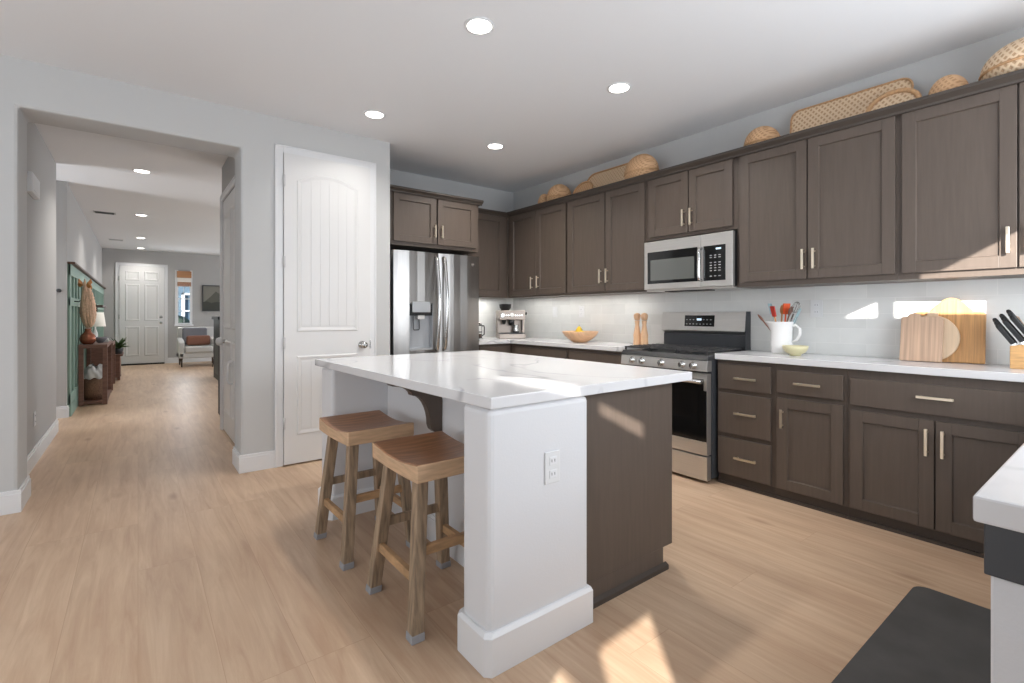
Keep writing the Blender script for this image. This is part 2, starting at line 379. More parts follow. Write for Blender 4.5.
# wall of the pantry door with the hall opening: three solids that meet
S(M().prism([(-3.6, 0), (-0.575, 0), (-0.575, 2.452), (0.615, 2.452), (0.615, 0), (1.808, 0), (1.808, CH + 0.04), (-3.6, CH + 0.04)], 'y', 4.15, 4.465), 'wall_pantry', 'wall', 0.016)
S(M().box(1.60, 1.808, 4.465, 4.89, 0, CH), 'wall_alcove', 'wall')
S(M().box(-3.6, -3.48, -0.75, 4.16, 0, CH), 'wall_side', 'wall')
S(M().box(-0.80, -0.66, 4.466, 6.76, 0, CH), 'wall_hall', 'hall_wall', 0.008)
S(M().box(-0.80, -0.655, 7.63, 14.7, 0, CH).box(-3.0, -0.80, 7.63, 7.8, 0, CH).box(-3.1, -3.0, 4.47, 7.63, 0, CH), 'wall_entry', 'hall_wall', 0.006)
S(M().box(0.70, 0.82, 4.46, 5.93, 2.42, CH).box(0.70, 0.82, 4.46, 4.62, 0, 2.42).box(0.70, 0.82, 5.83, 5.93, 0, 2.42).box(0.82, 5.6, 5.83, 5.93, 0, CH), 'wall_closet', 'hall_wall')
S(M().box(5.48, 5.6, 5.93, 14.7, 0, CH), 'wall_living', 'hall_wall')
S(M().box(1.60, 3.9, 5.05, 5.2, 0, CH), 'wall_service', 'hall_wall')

# unseen wall added to mask the sun; its openings are shaped by the wanted sun patches
def back_project(p, Y):
    k = (p[1] - Y) / SUN.y
    q = Vector(p) - SUN * k
    return (q.x, q.z)
YB = -0.60
holes = [
    [(3.78, 1.235, 1.172), (3.78, 1.065, 1.262), (3.78, 1.065, 1.172)],                     # backsplash wedge
    [(1.52, 1.38, 0.826), (1.80, 1.38, 0.700), (1.80, 1.38, 0.640), (1.52, 1.38, 0.780)],  # island end
    [(1.259, 1.771, 0.918), (1.345, 1.557, 0.918), (1.337, 1.330, 0.918), (1.235, 1.262, 0.918), (1.185, 1.317, 0.918), (1.192, 1.634, 0.918)],   # island top
    [(1.30, 1.185, 0), (1.605, 1.20, 0), (1.26, 0.80, 0), (1.02, 0.80, 0)],                  # floor
    [(1.06, 1.17, 0), (1.115, 1.19, 0), (1.09, 1.05, 0), (0.98, 1.02, 0)],
]
hp = [[back_project(p, YB) for p in h] for h in holes]
hp.append([(1.172, 2.111), (1.172, 2.23), (1.30, 2.19), (2.587, 2.19), (2.587, 1.70), (1.85, 1.967), (1.85, 1.867)])   # shaped for the sun on wall cabinets and backsplash
wb = S(M().box(-3.6, 3.9, YB - 0.02, YB, 0, CH), 'sun_mask_wall', 'wall')
cutters = []
for lp in hp:
    # the cutter follows the sun through the wall's thickness, so the opening passes the whole beam
    cm = M(); n_ = len(lp)
    vs = [(px_ + SUN.x * k_, YB + SUN.y * k_, pz_ + SUN.z * k_) for k_ in (-0.1, 0.05) for px_, pz_ in lp]
    cm._add(vs, [tuple(range(n_)), tuple(range(2 * n_ - 1, n_ - 1, -1))] + [(i, (i + 1) % n_, n_ + (i + 1) % n_, n_ + i) for i in range(n_)])
    co = cm.build('cutter', 'wall'); cutters.append(co)
    bo_ = wb.modifiers.new('opening', 'BOOLEAN'); bo_.operation = 'DIFFERENCE'; bo_.solver = 'EXACT'; bo_.object = co
bpy.context.view_layer.update()
dg = bpy.context.evaluated_depsgraph_get()
nm = bpy.data.meshes.new_from_object(wb.evaluated_get(dg))
wb.modifiers.clear(); wb.data = nm
for co in cutters: bpy.data.objects.remove(co, do_unlink=True)

# end wall with the entry window opening
XW0, XW1, ZW0, ZW1 = 0.775, 1.06, 0.96, 2.27
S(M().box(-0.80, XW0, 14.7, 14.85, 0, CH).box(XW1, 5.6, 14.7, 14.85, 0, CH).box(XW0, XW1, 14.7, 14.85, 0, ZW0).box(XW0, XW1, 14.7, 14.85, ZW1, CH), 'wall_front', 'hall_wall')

# backsplash tile, a thin skin on both walls
S(M().box(3.770, 3.7799, 0.0, 4.889, 0.918, 1.42).box(2.76, 3.770, 4.880, 4.8899, 0.918, 1.42), 'trim_1', 'backsplash_tile')

# baseboards (profile extruded along)
def bb(name, segs):
    m = M()
    for (x0, y0, x1, y1, nx, ny) in segs:   # run from p0 to p1, sticking out along n
        t = 0.016; hgt = 0.135
        for (a, b, z0, z1) in ((0, t, 0, hgt - 0.02), (0, t * 0.6, hgt - 0.02, hgt)):
            xs_ = sorted((x0, x1)); ys_ = sorted((y0, y1))
            if nx: m.box(min(x0, x0 + nx * b), max(x0, x0 + nx * b), ys_[0], ys_[1], z0, z1)
            else: m.box(xs_[0], xs_[1], min(y0, y0 + ny * b), max(y0, y0 + ny * b), z0, z1)
    return m.build(name, 'trim', bevel=0.002, kind='structure')
bb('baseboard_dining', [(-3.48, 4.15, -0.559, 4.15, 0, -1), (-0.575, 4.15, -0.575, 4.481, 1, 0), (-0.644, 4.465, -0.575, 4.465, 0, 1)])
bb('baseboard_hall', [(-0.66, 4.482, -0.66, 6.776, 1, 0), (-0.80, 6.76, -0.66, 6.76, 0, 1)])
bb('baseboard_entry', [(-0.655, 7.614, -0.655, 14.7, 1, 0), (-3.0, 7.63, -0.655, 7.63, 0, -1)])
bb('baseboard_pantry', [(0.599, 4.15, 0.848, 4.15, 0, -1), (0.615, 4.15, 0.615, 4.465, -1, 0), (1.665, 4.15, 1.808, 4.15, 0, -1)])
bb('baseboard_front', [(-0.64, 14.7, -0.42, 14.7, 0, -1), (0.58, 14.7, 5.48, 14.7, 0, -1)])
bb('baseboard_closet', [(0.70, 4.46, 0.70, 4.56, -1, 0)])

# ================================================================== DOORS
def arc_panel(x0, x1, z0, z1, rise, n=14):
    pts = [(x0, z0), (x1, z0)]
    for i in range(n + 1):
        a = i / n; pts.append((x1 + (x0 - x1) * a, z1 + rise * (1 - (2 * a - 1) ** 2)))
    return pts
RAISED = [(0.0, 0.0), (0.004, 0.006), (0.012, 0.004), (0.022, -0.002), (0.030, 0.003), (0.034, 0.0)]

def casing(m, x0, x1, zt, y, wd=0.058, th=0.018):
    m.box(x0 - wd, x0, y - th, y, 0, zt + wd).box(x1, x1 + wd, y - th, y, 0, zt + wd).box(x0, x1, y - th, y, zt, zt + wd)
    m.box(x0 - wd, x0 - wd + 0.014, y - th - 0.006, y - th, 0, zt + wd).box(x1 + wd - 0.014, x1 + wd, y - th - 0.006, y - th, 0, zt + wd).box(x0 - wd, x1 + wd, y - th - 0.006, y - th, zt + wd - 0.014, zt + wd)

# pantry door (door_1): arched two-panel plank door
L = (0.905, 4.15, 0)
d = M().box(0.908, 1.604, 4.115, 4.149, 0.012, 2.465)
top = arc_panel(1.005, 1.49, 1.06, 2.26, 0.07); bot = arc_panel(1.005, 1.49, 0.24, 0.86, 0.0, 1)
d.ring(top, 4.115, [(-0.004, 0), (0.004, 0.006), (0.014, 0.0045), (0.03, 0.0)]).ring(bot, 4.115, [(-0.004, 0), (0.004, 0.006), (0.014, 0.0045), (0.03, 0.0)])
for i in range(6):
    a = 1.038 + i * 0.0720
    for (zb, zt) in ((0.28, 0.82), (1.10, 2.24 + 0.05 * (1 - ((a - 1.213) / 0.21) ** 2))): d.box(a, a + 0.0665, 4.1125, 4.115, zb, zt)
door1 = d.build('door_1', 'door_white', bevel=0.0015, kind='structure')
c = M(); casing(c, 0.905, 1.606, 2.468, 4.15)
c.build('door_frame', 'trim', door1, bevel=0.003)
for z in (0.338, 0.969, 1.608, 2.246):
    M().cyl((0.905, 4.108, z - 0.045), (0.905, 4.108, z + 0.045), 0.005, n=10).box(0.905, 0.918, 4.112, 4.115, z - 0.045, z + 0.045).build('hinge', 'hinge_metal', door1)
k = M().lathe((1.53, 4.115, 0.935), [(0.032, 0), (0.032, -0.008), (0.012, -0.012), (0.011, -0.035), (0.02, -0.042), (0.028, -0.055), (0.026, -0.068), (0.012, -0.074)], 20, 'y')
k.build('door_knob', 'nickel', door1)
M().box(1.599, 1.607, 4.108, 4.116, 0.90, 0.97).build('strike_plate', 'nickel', door1)

# front door (door_2): six panels, at the end of the hall
d = M().box(-0.35, 0.51, 14.66, 14.70, 0.035, 2.355)
for (x0, x1) in ((-0.235, 0.03), (0.13, 0.395)):
    for (z0, z1) in ((0.22, 0.91), (1.06, 1.92), (2.02, 2.23)):
        d.ring([(x0, z0), (x1, z0), (x1, z1), (x0, z1)], 14.66, [(-0.006, 0), (0.006, 0.012), (0.02, 0.008), (0.05, 0.0)])
        d.box(x0 + 0.05, x1 - 0.05, 14.652, 14.66, z0 + 0.05, z1 - 0.05)
door2 = d.build('door_2', 'door_white', bevel=0.002, kind='structure')
c = M(); casing(c, -0.355, 0.515, 2.36, 14.7, 0.065, 0.02); c.build('door_frame', 'trim', door2, bevel=0.003)
M().box(-0.355, 0.515, 14.62, 14.70, 0.0, 0.032).build('threshold', 'black', door2)
M().lathe((0.445, 14.66, 1.0), [(0.03, 0), (0.03, -0.01), (0.012, -0.014), (0.012, -0.04), (0.028, -0.05), (0.026, -0.07), (0.01, -0.075)], 16, 'y').build('door_knob', 'nickel', door2)
M().lathe((0.445, 14.66, 1.14), [(0.032, 0), (0.032, -0.012), (0.02, -0.016), (0.02, -0.022)], 16, 'y').build('deadbolt', 'nickel', door2)
for z in (0.3, 1.15, 2.05): M().cyl((-0.353, 14.652, z - 0.05), (-0.353, 14.652, z + 0.05), 0.008, n=8).build('hinge', 'nickel', door2)

# closet door in the right hall wall (door_3), built facing -y then turned to face -x
def turned(mm, piv):   # local x -> -world y, facing -x
    R = Matrix.Translation(Vector(piv)) @ Matrix.Rotation(-PI / 2, 4, 'Z'); return mm.rot(R)
d = M().box(0.0, 1.19, 0.0, 0.035, 0.012, 2.36)
for (x0, x1) in ((0.12, 0.55), (0.64, 1.07)):
    for (z0, z1) in ((0.22, 0.93), (1.06, 2.2)):
        d.ring([(x0, z0), (x1, z0), (x1, z1), (x0, z1)], 0.0, [(-0.006, 0), (0.006, 0.010), (0.02, 0.006), (0.045, 0.0)])
turned(d, (0.70, 5.82, 0)); door3 = d.build('door_3', 'door_white', bevel=0.002, kind='structure')
c = M(); casing(c, 0.0, 1.19, 2.365, 0.0, 0.06, 0.018); turned(c, (0.70, 5.82, 0)); c.build('door_frame', 'trim', door3, bevel=0.003)
kn = M().lathe((0.70, 5.66, 0.925), [(0.02, 0), (0.02, -0.02), (0.012, -0.028)], 16, 'x'); kn.build('door_knob', 'nickel', door3)
M().lathe((0.70, 5.66, 0.925), [(0.012, -0.024), (0.036, -0.032), (0.042, -0.05), (0.036, -0.075), (0.012, -0.085)], 18, 'x').build('knob_cover', 'white_plastic', door3)
M().tube([(0.70, 5.16, 0.55), (0.662, 5.16, 0.56), (0.655, 5.16, 0.59), (0.655, 5.16, 0.72), (0.662, 5.16, 0.755), (0.70, 5.16, 0.765)], 0.011, 10).build('pull_handle', 'white_plastic', door3)

# entry window (window_1)
win = M().box(XW0 - 0.05, XW0 + 0.02, 14.68, 14.76, ZW0 - 0.05, ZW1 + 0.04).box(XW1 - 0.02, XW1 + 0.03, 14.68, 14.76, ZW0 - 0.05, ZW1 + 0.04)
win.box(XW0, XW1, 14.70, 14.76, ZW0, ZW0 + 0.03).box(XW0, XW1, 14.70, 14.76, ZW1 - 0.03, ZW1).box(XW0, XW1, 14.72, 14.75, 1.58, 1.61)
win.box(0.91, 0.922, 14.735, 14.75, ZW0, ZW1).box(XW0, XW1, 14.735, 14.75, 1.9, 1.912).box(XW0, XW1, 14.735, 14.75, 1.28, 1.292)
w1 = win.build('window_1', 'trim', kind='structure')
M().box(XW0 - 0.06, XW1 + 0.05, 14.64, 14.72, ZW0 - 0.05, ZW0 - 0.01).build('window_sill', 'trim', w1, bevel=0.003)
M().box(XW0 + 0.01, XW1 - 0.01, 14.741, 14.745, ZW0 + 0.01, ZW1 - 0.01).build('pane', 'window_glass', w1)
t = thing('roman_blind', 'woven tan roman blind half raised over the narrow entry window', 'blind', (0.917, 14.66, 2.27))
M().box(0.765, 1.07, 14.64, 14.67, 2.12, 2.285).build('valance', 'blind_woven', t, (0.917, 14.66, 2.27), 0.004)
mm = M()
for i in range(4): mm.box(0.775, 1.06, 14.635 - 0.004 * i, 14.665, 1.91 + i * 0.026, 1.932 + i * 0.026)
mm.build('fold', 'blind_woven', t, (0.917, 14.66, 2.27), 0.004)
M().box(0.78, 1.055, 14.664, 14.668, 1.98, 2.13).build('sheer_panel', 'shade', t, (0.917, 14.66, 2.27))

# outside
t = thing('neighbouring_house', 'blue-grey house wall with white trimmed window outside the entry window', 'house', (1.6, 19.0, -0.3))
M().box(-3, 6, 19.0, 22, -0.3, 3.0).build('wall', 'neighbour_wall', t, (1.6, 19, -0.3))
M().box(1.12, 1.20, 18.94, 18.99, 0.7, 1.9).box(1.12, 1.9, 18.94, 18.99, 1.84, 1.9).box(1.12, 1.9, 18.94, 18.99, 1.3, 1.34).build('window_frame', 'trim', t, (1.6, 19, -0.3))
mm = M(); random.seed(3)
for i in range(26): mm.ball((0.2 + 2.6 * random.random(), 17.6 + 0.3 * random.random(), 0.35 + 0.55 * random.random()), 0.25 + 0.12 * random.random(), 9, 6)
tag(mm.build('hedge', 'hedge'), 'dark green hedge outside the entry window', 'hedge')
# ================================================================== CABINETS
def pull(m_, cx, cz, y, ln, vertical):
    hh = ln / 2
    if vertical:
        m_.box(cx - 0.007, cx + 0.007, y - 0.036, y - 0.024, cz - hh, cz + hh)
        for s in (-1, 1): m_.box(cx - 0.005, cx + 0.005, y - 0.026, y, cz + s * (hh - 0.018) - 0.005, cz + s * (hh - 0.018) + 0.005)
    else:
        m_.box(cx - hh, cx + hh, y - 0.036, y - 0.024, cz - 0.007, cz + 0.007)
        for s in (-1, 1): m_.box(cx + s * (hh - 0.018) - 0.005, cx + s * (hh - 0.018) + 0.005, y - 0.026, y, cz - 0.005, cz + 0.005)
    return m_
def shaker(x0, x1, z0, z1, fr=0.062):
    m_ = M(); y0, y1 = -0.021, -0.001
    m_.box(x0, x0 + fr, y0, y1, z0, z1).box(x1 - fr, x1, y0, y1, z0, z1).box(x0 + fr, x1 - fr, y0, y1, z0, z0 + fr).box(x0 + fr, x1 - fr, y0, y1, z1 - fr, z1)
    m_.box(x0 + fr, x1 - fr, y0 + 0.013, y1, z0 + fr, z1 - fr)
    b = 0.0035   # inner bevel lip
    m_.ring([(x0 + fr, z0 + fr), (x1 - fr, z0 + fr), (x1 - fr, z1 - fr), (x0 + fr, z1 - fr)], y0, [(-0.0005, -0.001), (b, -0.0128)])
    return m_
def cabinet(name, label, loc, rz, wd, depth, z0, z1, fronts, toe=False, group=None, m='cabinet'):
    """local frame: x to the right along the front, front face at y=0, body behind; fronts = (kind,x0,x1,z0,z1,handle)"""
    t = thing(name, label, 'cabinet', loc, rz, group)
    b = M()
    if toe:
        b.box(0, wd, 0, depth, 0.07, z1); b.box(0.0, wd, 0.03, depth, 0.0, 0.07)
    else: b.box(0, wd, 0, depth, z0, z1)
    b.build('body', m, t)
    if toe: M().box(0, wd, 0.010, 0.0295, 0.0, 0.069).box(0, wd, -0.003, 0.010, 0, 0.018).build('toe_kick', 'cabinet_dark', t)
    for (kind, x0, x1, a0, a1, hd) in fronts:
        if kind == 'door':
            o_ = shaker(x0, x1, a0, a1).build('door', m, t, bevel=0.0015)
        else:
            o_ = M().box(x0, x1, -0.021, -0.001, a0, a1).build('drawer', m, t, bevel=0.003)
        if hd:
            hx, hz, ln, vert = hd
            pull(M(), hx, hz, -0.021, ln, vert).build('handle', 'brass', o_, bevel=0.002)
    return t
R90 = -PI / 2
XF = 3.44      # carcass front of the wall cabinets on the range wall
def up(label, y_hi, y_lo, z0, doors, group='wall cabinets along the range wall'):
    fr = []
    for (ya, yb, zz0, zz1, hy, hz) in doors:
        fr.append(('door', y_hi - ya, y_hi - yb, zz0, zz1, (y_hi - hy, hz, 0.13, True) if hy else None))
    return cabinet('wall_cabinet', label, (XF, y_hi, 0), R90, y_hi - y_lo, 3.769 - XF, z0, 2.335, fr, group=group)
ZB = 1.39
up('double-door dark wood wall cabinet nearest the corner, above the espresso machine', 4.552, 3.548, ZB, [(4.49, 4.035, 1.41, 2.325, 4.085, 1.54), (4.028, 3.567, 1.41, 2.325, 3.985, 1.545)])
up('double-door dark wood wall cabinet directly left of the microwave', 3.547, 2.588, ZB, [(3.53, 3.05, 1.41, 2.325, 3.09, 1.55), (3.038, 2.604, 1.41, 2.325, 3.01, 1.55)])
up('short double-door dark wood wall cabinet directly above the microwave', 2.587, 1.803, 1.815, [(2.56, 2.19, 1.84, 2.325, 2.222, 1.955), (2.182, 1.83, 1.84, 2.325, 2.155, 1.955)])
up('double-door dark wood wall cabinet directly right of the microwave, above the utensil pitcher', 1.802, 0.859, ZB, [(1.775, 1.335, 1.425, 2.325, 1.350, 1.55), (1.327, 0.872, 1.425, 2.325, 1.287, 1.55)])
up('dark wood wall cabinet above the cutting boards and knife block, caught by sunlight', 0.858, -0.10, ZB, [(0.84, 0.386, 1.425, 2.325, 0.415, 1.56), (0.378, -0.08, 1.425, 2.325, 0.35, 1.56)])
cabinet('wall_cabinet', 'narrow single-door dark wood wall cabinet in the corner right of the fridge', (2.845, 4.56, 0), 0, 0.594, 0.32, ZB, 2.335,
        [('door', 0.03, 0.52, 1.41, 2.325, None)])
cabinet('wall_cabinet', 'deep double-door dark wood cabinet above the fridge', (1.825, 4.28, 0), 0, 1.015, 0.609, 1.85, 2.345,
        [('door', 0.06, 0.505, 1.885, 2.335, (0.485, 2.01, 0.125, True)), ('door', 0.525, 0.975, 1.885, 2.335, (0.562, 2.01, 0.125, True))])
# crown mouldings
CP = [(0.0, 2.325), (-0.012, 2.325), (-0.016, 2.338), (-0.034, 2.352), (-0.042, 2.358), (-0.042, 2.375), (0.02, 2.375), (0.02, 2.336), (0.0, 2.336)]
def crown_x(m_, x, y0, y1):   # along Y, sticking to -x
    return m_.prism([(x + a, z) for a, z in CP], 'y', y0, y1)
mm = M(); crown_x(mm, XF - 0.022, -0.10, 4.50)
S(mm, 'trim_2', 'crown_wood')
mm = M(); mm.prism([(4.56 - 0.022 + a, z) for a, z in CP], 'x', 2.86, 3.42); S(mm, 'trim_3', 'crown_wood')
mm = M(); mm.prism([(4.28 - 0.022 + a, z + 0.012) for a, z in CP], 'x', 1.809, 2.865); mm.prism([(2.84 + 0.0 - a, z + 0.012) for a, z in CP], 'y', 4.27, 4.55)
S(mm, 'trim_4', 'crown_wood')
# base cabinets right of the range
XB = 3.282
def base(label, y_hi, y_lo, fronts, group='base cabinets along the range wall'):
    fr = []
    for (kind, ya, yb, a0, a1, h) in fronts:
        fr.append((kind, y_hi - ya, y_hi - yb, a0, a1, (y_hi - h[0], h[1], h[2], h[3]) if h else None))
    return cabinet('base_cabinet', label, (XB, y_hi, 0), R90, y_hi - y_lo, 3.769 - XB, 0, 0.877, fr, toe=True, group=group)
base('dark wood base cabinet with three stacked drawers right beside the range', 1.862, 1.468,
     [('drawer', 1.85, 1.488, 0.675, 0.85, (1.645, 0.757, 0.15, False)), ('drawer', 1.85, 1.488, 0.367, 0.645, (1.645, 0.517, 0.15, False)), ('drawer', 1.85, 1.488, 0.08, 0.337, (1.645, 0.212, 0.15, False))])
base('dark wood base cabinet with one small drawer above one single door', 1.467, 1.061,
     [('drawer', 1.446, 1.078, 0.690, 0.835, (1.262, 0.762, 0.15, False)), ('door', 1.446, 1.078, 0.08, 0.660, (1.412, 0.53, 0.12, True))])
base('dark wood base cabinet with one wide drawer above a pair of doors', 1.060, 0.285,
     [('drawer', 1.042, 0.30, 0.672, 0.828, (0.66, 0.762, 0.15, False)), ('door', 1.042, 0.668, 0.08, 0.643, (0.695, 0.53, 0.14, True)), ('door', 0.660, 0.30, 0.08, 0.643, (0.63, 0.53, 0.14, True))])
# base cabinets left of the range
base('dark wood base cabinet left of the range, mostly hidden behind the island', 3.372, 2.655,
     [('drawer', 3.352, 2.675, 0.69, 0.85, None), ('door', 3.352, 3.02, 0.08, 0.66, (3.05, 0.56, 0.12, True)), ('door', 3.01, 2.675, 0.08, 0.66, (2.98, 0.56, 0.12, True))])
base('dark wood corner base cabinet behind the island, under the espresso machine', 4.29, 3.373,
     [('drawer', 4.18, 3.392, 0.69, 0.85, None), ('door', 4.18, 3.79, 0.08, 0.66, (3.82, 0.56, 0.12, True)), ('door', 3.78, 3.392, 0.08, 0.66, (3.75, 0.56, 0.12, True))])
cabinet('base_cabinet', 'dark wood base cabinet between the fridge and the corner', (2.79, 4.30, 0), 0, 0.978, 0.58, 0, 0.877,
        [('drawer', 0.02, 0.47, 0.69, 0.85, None), ('door', 0.02, 0.47, 0.08, 0.66, (0.44, 0.56, 0.12, True))], toe=True)

# countertops
tag(M().box(3.245, 3.769, 0.162, 1.865, 0.878, 0.918).build('countertop', 'quartz', bevel=0.003), 'white quartz countertop on the base cabinets right of the range', 'countertop')
tag(M().prism([(3.245, 2.65), (3.769, 2.65), (3.769, 4.879), (2.765, 4.879), (2.765, 4.255), (3.245, 4.255)], 'z', 0.878, 0.918).build('countertop', 'quartz', bevel=0.003),
    'white quartz countertop in the corner left of the range, holding the espresso machine', 'countertop')

# peninsula at the right edge of the frame
t = thing('peninsula', 'white plastered peninsula with a dark trim band and white quartz top at the right edge', 'counter', (1.0, -0.2, 0))
O = (1.0, -0.2, 0)
M().box(1.018, 3.27, -0.58, 0.143, 0, 0.80).build('body', 'island_white', t, O, 0.004)
M().box(1.010, 3.27, -0.58, 0.149, 0.80, 0.877).build('trim_band', 'dark_grey', t, O, 0.002)
mm = M().prism([(1.0, -0.58), (3.24, -0.58), (3.24, 0.160), (1.0, 0.160)], 'z', 0.878, 0.918); mm.build('countertop', 'quartz', t, O, 0.004)

# ================================================================== ISLAND
O = (1.5, 2.2, 0)
t = thing('kitchen_island', 'kitchen island with white plastered end posts, dark wood cabinet side and white quartz top', 'island', O)
mm = M().box(0.918, 1.394, 1.322, 1.49, 0, 0.877)
mm.build('post', 'island_white', t, O, 0.022, 3)
M().box(0.893, 1.362, 2.885, 3.09, 0, 0.877).build('post', 'island_white', t, O, 0.022, 3)
M().box(1.235, 1.362, 1.492, 2.883, 0, 0.877).build('knee_wall', 'island_white', t, O)
def wrap(m_, x0, x1, y0, y1, h, th):   # base moulding wrapped round three sides as a block with a bevelled cap
    def rr(a): c_ = 0.02; return [(x0 - a + c_, y0 - a), (x1 + a * 0.3, y0 - a), (x1 + a * 0.3, y1 + a), (x0 - a + c_, y1 + a), (x0 - a, y1 + a - c_), (x0 - a, y0 - a + c_)]
    lo, hi, tp = rr(th), rr(th), rr(th * 0.4)
    n = 6; vs = [(p[0], p[1], 0) for p in lo] + [(p[0], p[1], h - 0.012) for p in hi] + [(p[0], p[1], h) for p in tp]
    fs = [tuple(range(n)), tuple(range(3 * n - 1, 2 * n - 1, -1))]
    for i in range(2):
        for k_ in range(n): fs.append((i * n + k_, i * n + (k_ + 1) % n, (i + 1) * n + (k_ + 1) % n, (i + 1) * n + k_))
    return m_._add(vs, fs)
wrap(M(), 0.916, 1.392, 1.320, 1.492, 0.138, 0.017).build('baseboard', 'trim', t, O, 0.0015)
wrap(M(), 0.891, 1.364, 2.883, 3.092, 0.138, 0.017).build('baseboard', 'trim', t, O, 0.0015)
M().box(1.219, 1.2345, 1.51, 2.86, 0, 0.12).box(1.225, 1.2345, 1.51, 2.86, 0.12, 0.138).build('baseboard', 'trim', t, O)
M().box(1.396, 2.025, 1.380, 3.06, 0.10, 0.877).box(1.396, 1.955, 1.380, 3.06, 0, 0.10).build('cabinet_body', 'cabinet', t, O, 0.002)
mm = M().box(1.40, 1.972, 1.362, 1.3795, 0.0, 0.02).prism([(1.362, 0.02), (1.3795, 0.02), (1.3795, 0.03)], 'x', 1.40, 1.972)
mm.build('shoe_moulding', 'cabinet_dark', t, O)
mm = M(); 
R = Matrix.Translation(Vector((2.025, 1.388, 0))) @ Matrix.Rotation(PI / 2, 4, 'Z')
for i in range(4):
    x0 = 0.01 + i * 0.41
    dd = shaker(x0, x0 + 0.4, 0.13, 0.86); dd.rot(R); do = dd.build('door', 'cabinet', t, O, 0.0015)
    hh = pull(M(), x0 + (0.36 if i % 2 == 0 else 0.04), 0.72, -0.021, 0.13, True); hh.rot(R); hh.build('handle', 'brass', do, O, 0.002)
mm = M().prism([(0.920, 1.312), (2.106, 1.324), (2.112, 3.12), (0.868, 3.137)], 'z', 0.878, 0.918); mm.build('countertop', 'quartz', t, O, 0.003)
# corbel
prof = [(1.234, 0.877), (0.962, 0.877), (0.950, 0.862), (0.962, 0.848)]
for i in range(1, 7):
    a = i / 6; prof.append((0.962 + 0.105 * math.sin(a * PI / 2), 0.848 - 0.042 * (1 - math.cos(a * PI / 2)) - 0.012 * a))
for i in range(1, 9):
    a = i / 8; prof.append((1.067 + 0.10 * math.sin(a * PI / 2), 0.794 - 0.160 * (1 - math.cos(a * PI / 2))))
prof += [(1.175, 0.612), (1.195, 0.595), (1.234, 0.590)]
M().prism(prof, 'y', 2.19, 2.24).build('corbel', 'cabinet', t, O, 0.003)
# outlet on the near post
def outlet(name, label, origin, rz, w_=0.072, h_=0.116, kind='outlet', gang=1, group=None):
    """plate facing local -y, centre at origin"""
    t_ = thing(name, label, 'outlet' if kind == 'outlet' else 'switch', origin, rz, group)
    M().box(-w_ / 2, w_ / 2, -0.006, -0.0005, -h_ / 2, h_ / 2).build('plate', 'white_plastic', t_, bevel=0.002)
    for g_ in range(gang):
        cx = (g_ - (gang - 1) / 2) * 0.046
        if kind == 'outlet':
            for s in (-1, 1):
                q = M().box(cx - 0.017, cx + 0.017, -0.0085, -0.006, s * 0.024 - 0.015, s * 0.024 + 0.015).build('socket', 'trim', t_, bevel=0.003)
                M().box(cx - 0.008, cx - 0.006, -0.0092, -0.0085, s * 0.024 - 0.004, s * 0.024 + 0.006).box(cx + 0.006, cx + 0.008, -0.0092, -0.0085, s * 0.024 - 0.004, s * 0.024 + 0.006).build('slot', 'dark_grey', q)
        else:
            M().box(cx - 0.016, cx + 0.016, -0.010, -0.006, -0.033, 0.033).build('rocker', 'trim', t_, bevel=0.002)
    return t_
outlet('wall_outlet', 'white duplex outlet on the near end post of the island', (1.198, 1.3215, 0.636), 0)
outlet('wall_outlet', 'white outlet plate on the backsplash beside the utensil pitcher', (3.769, 1.405, 1.235), R90, 0.078, 0.122, 'outlet')
outlet('light_switch', 'white switch plate on the backsplash between the espresso machine and the wooden bowl', (3.769, 4.10, 1.225), R90, 0.075, 0.118, 'switch')
outlet('wall_outlet', 'white outlet plate on the backsplash above the wooden bowl', (3.769, 3.68, 1.225), R90, 0.075, 0.118)
outlet('wall_outlet', 'white outlet low on the near left hall wall above the baseboard', (-0.6595, 5.42, 0.36), PI / 2)

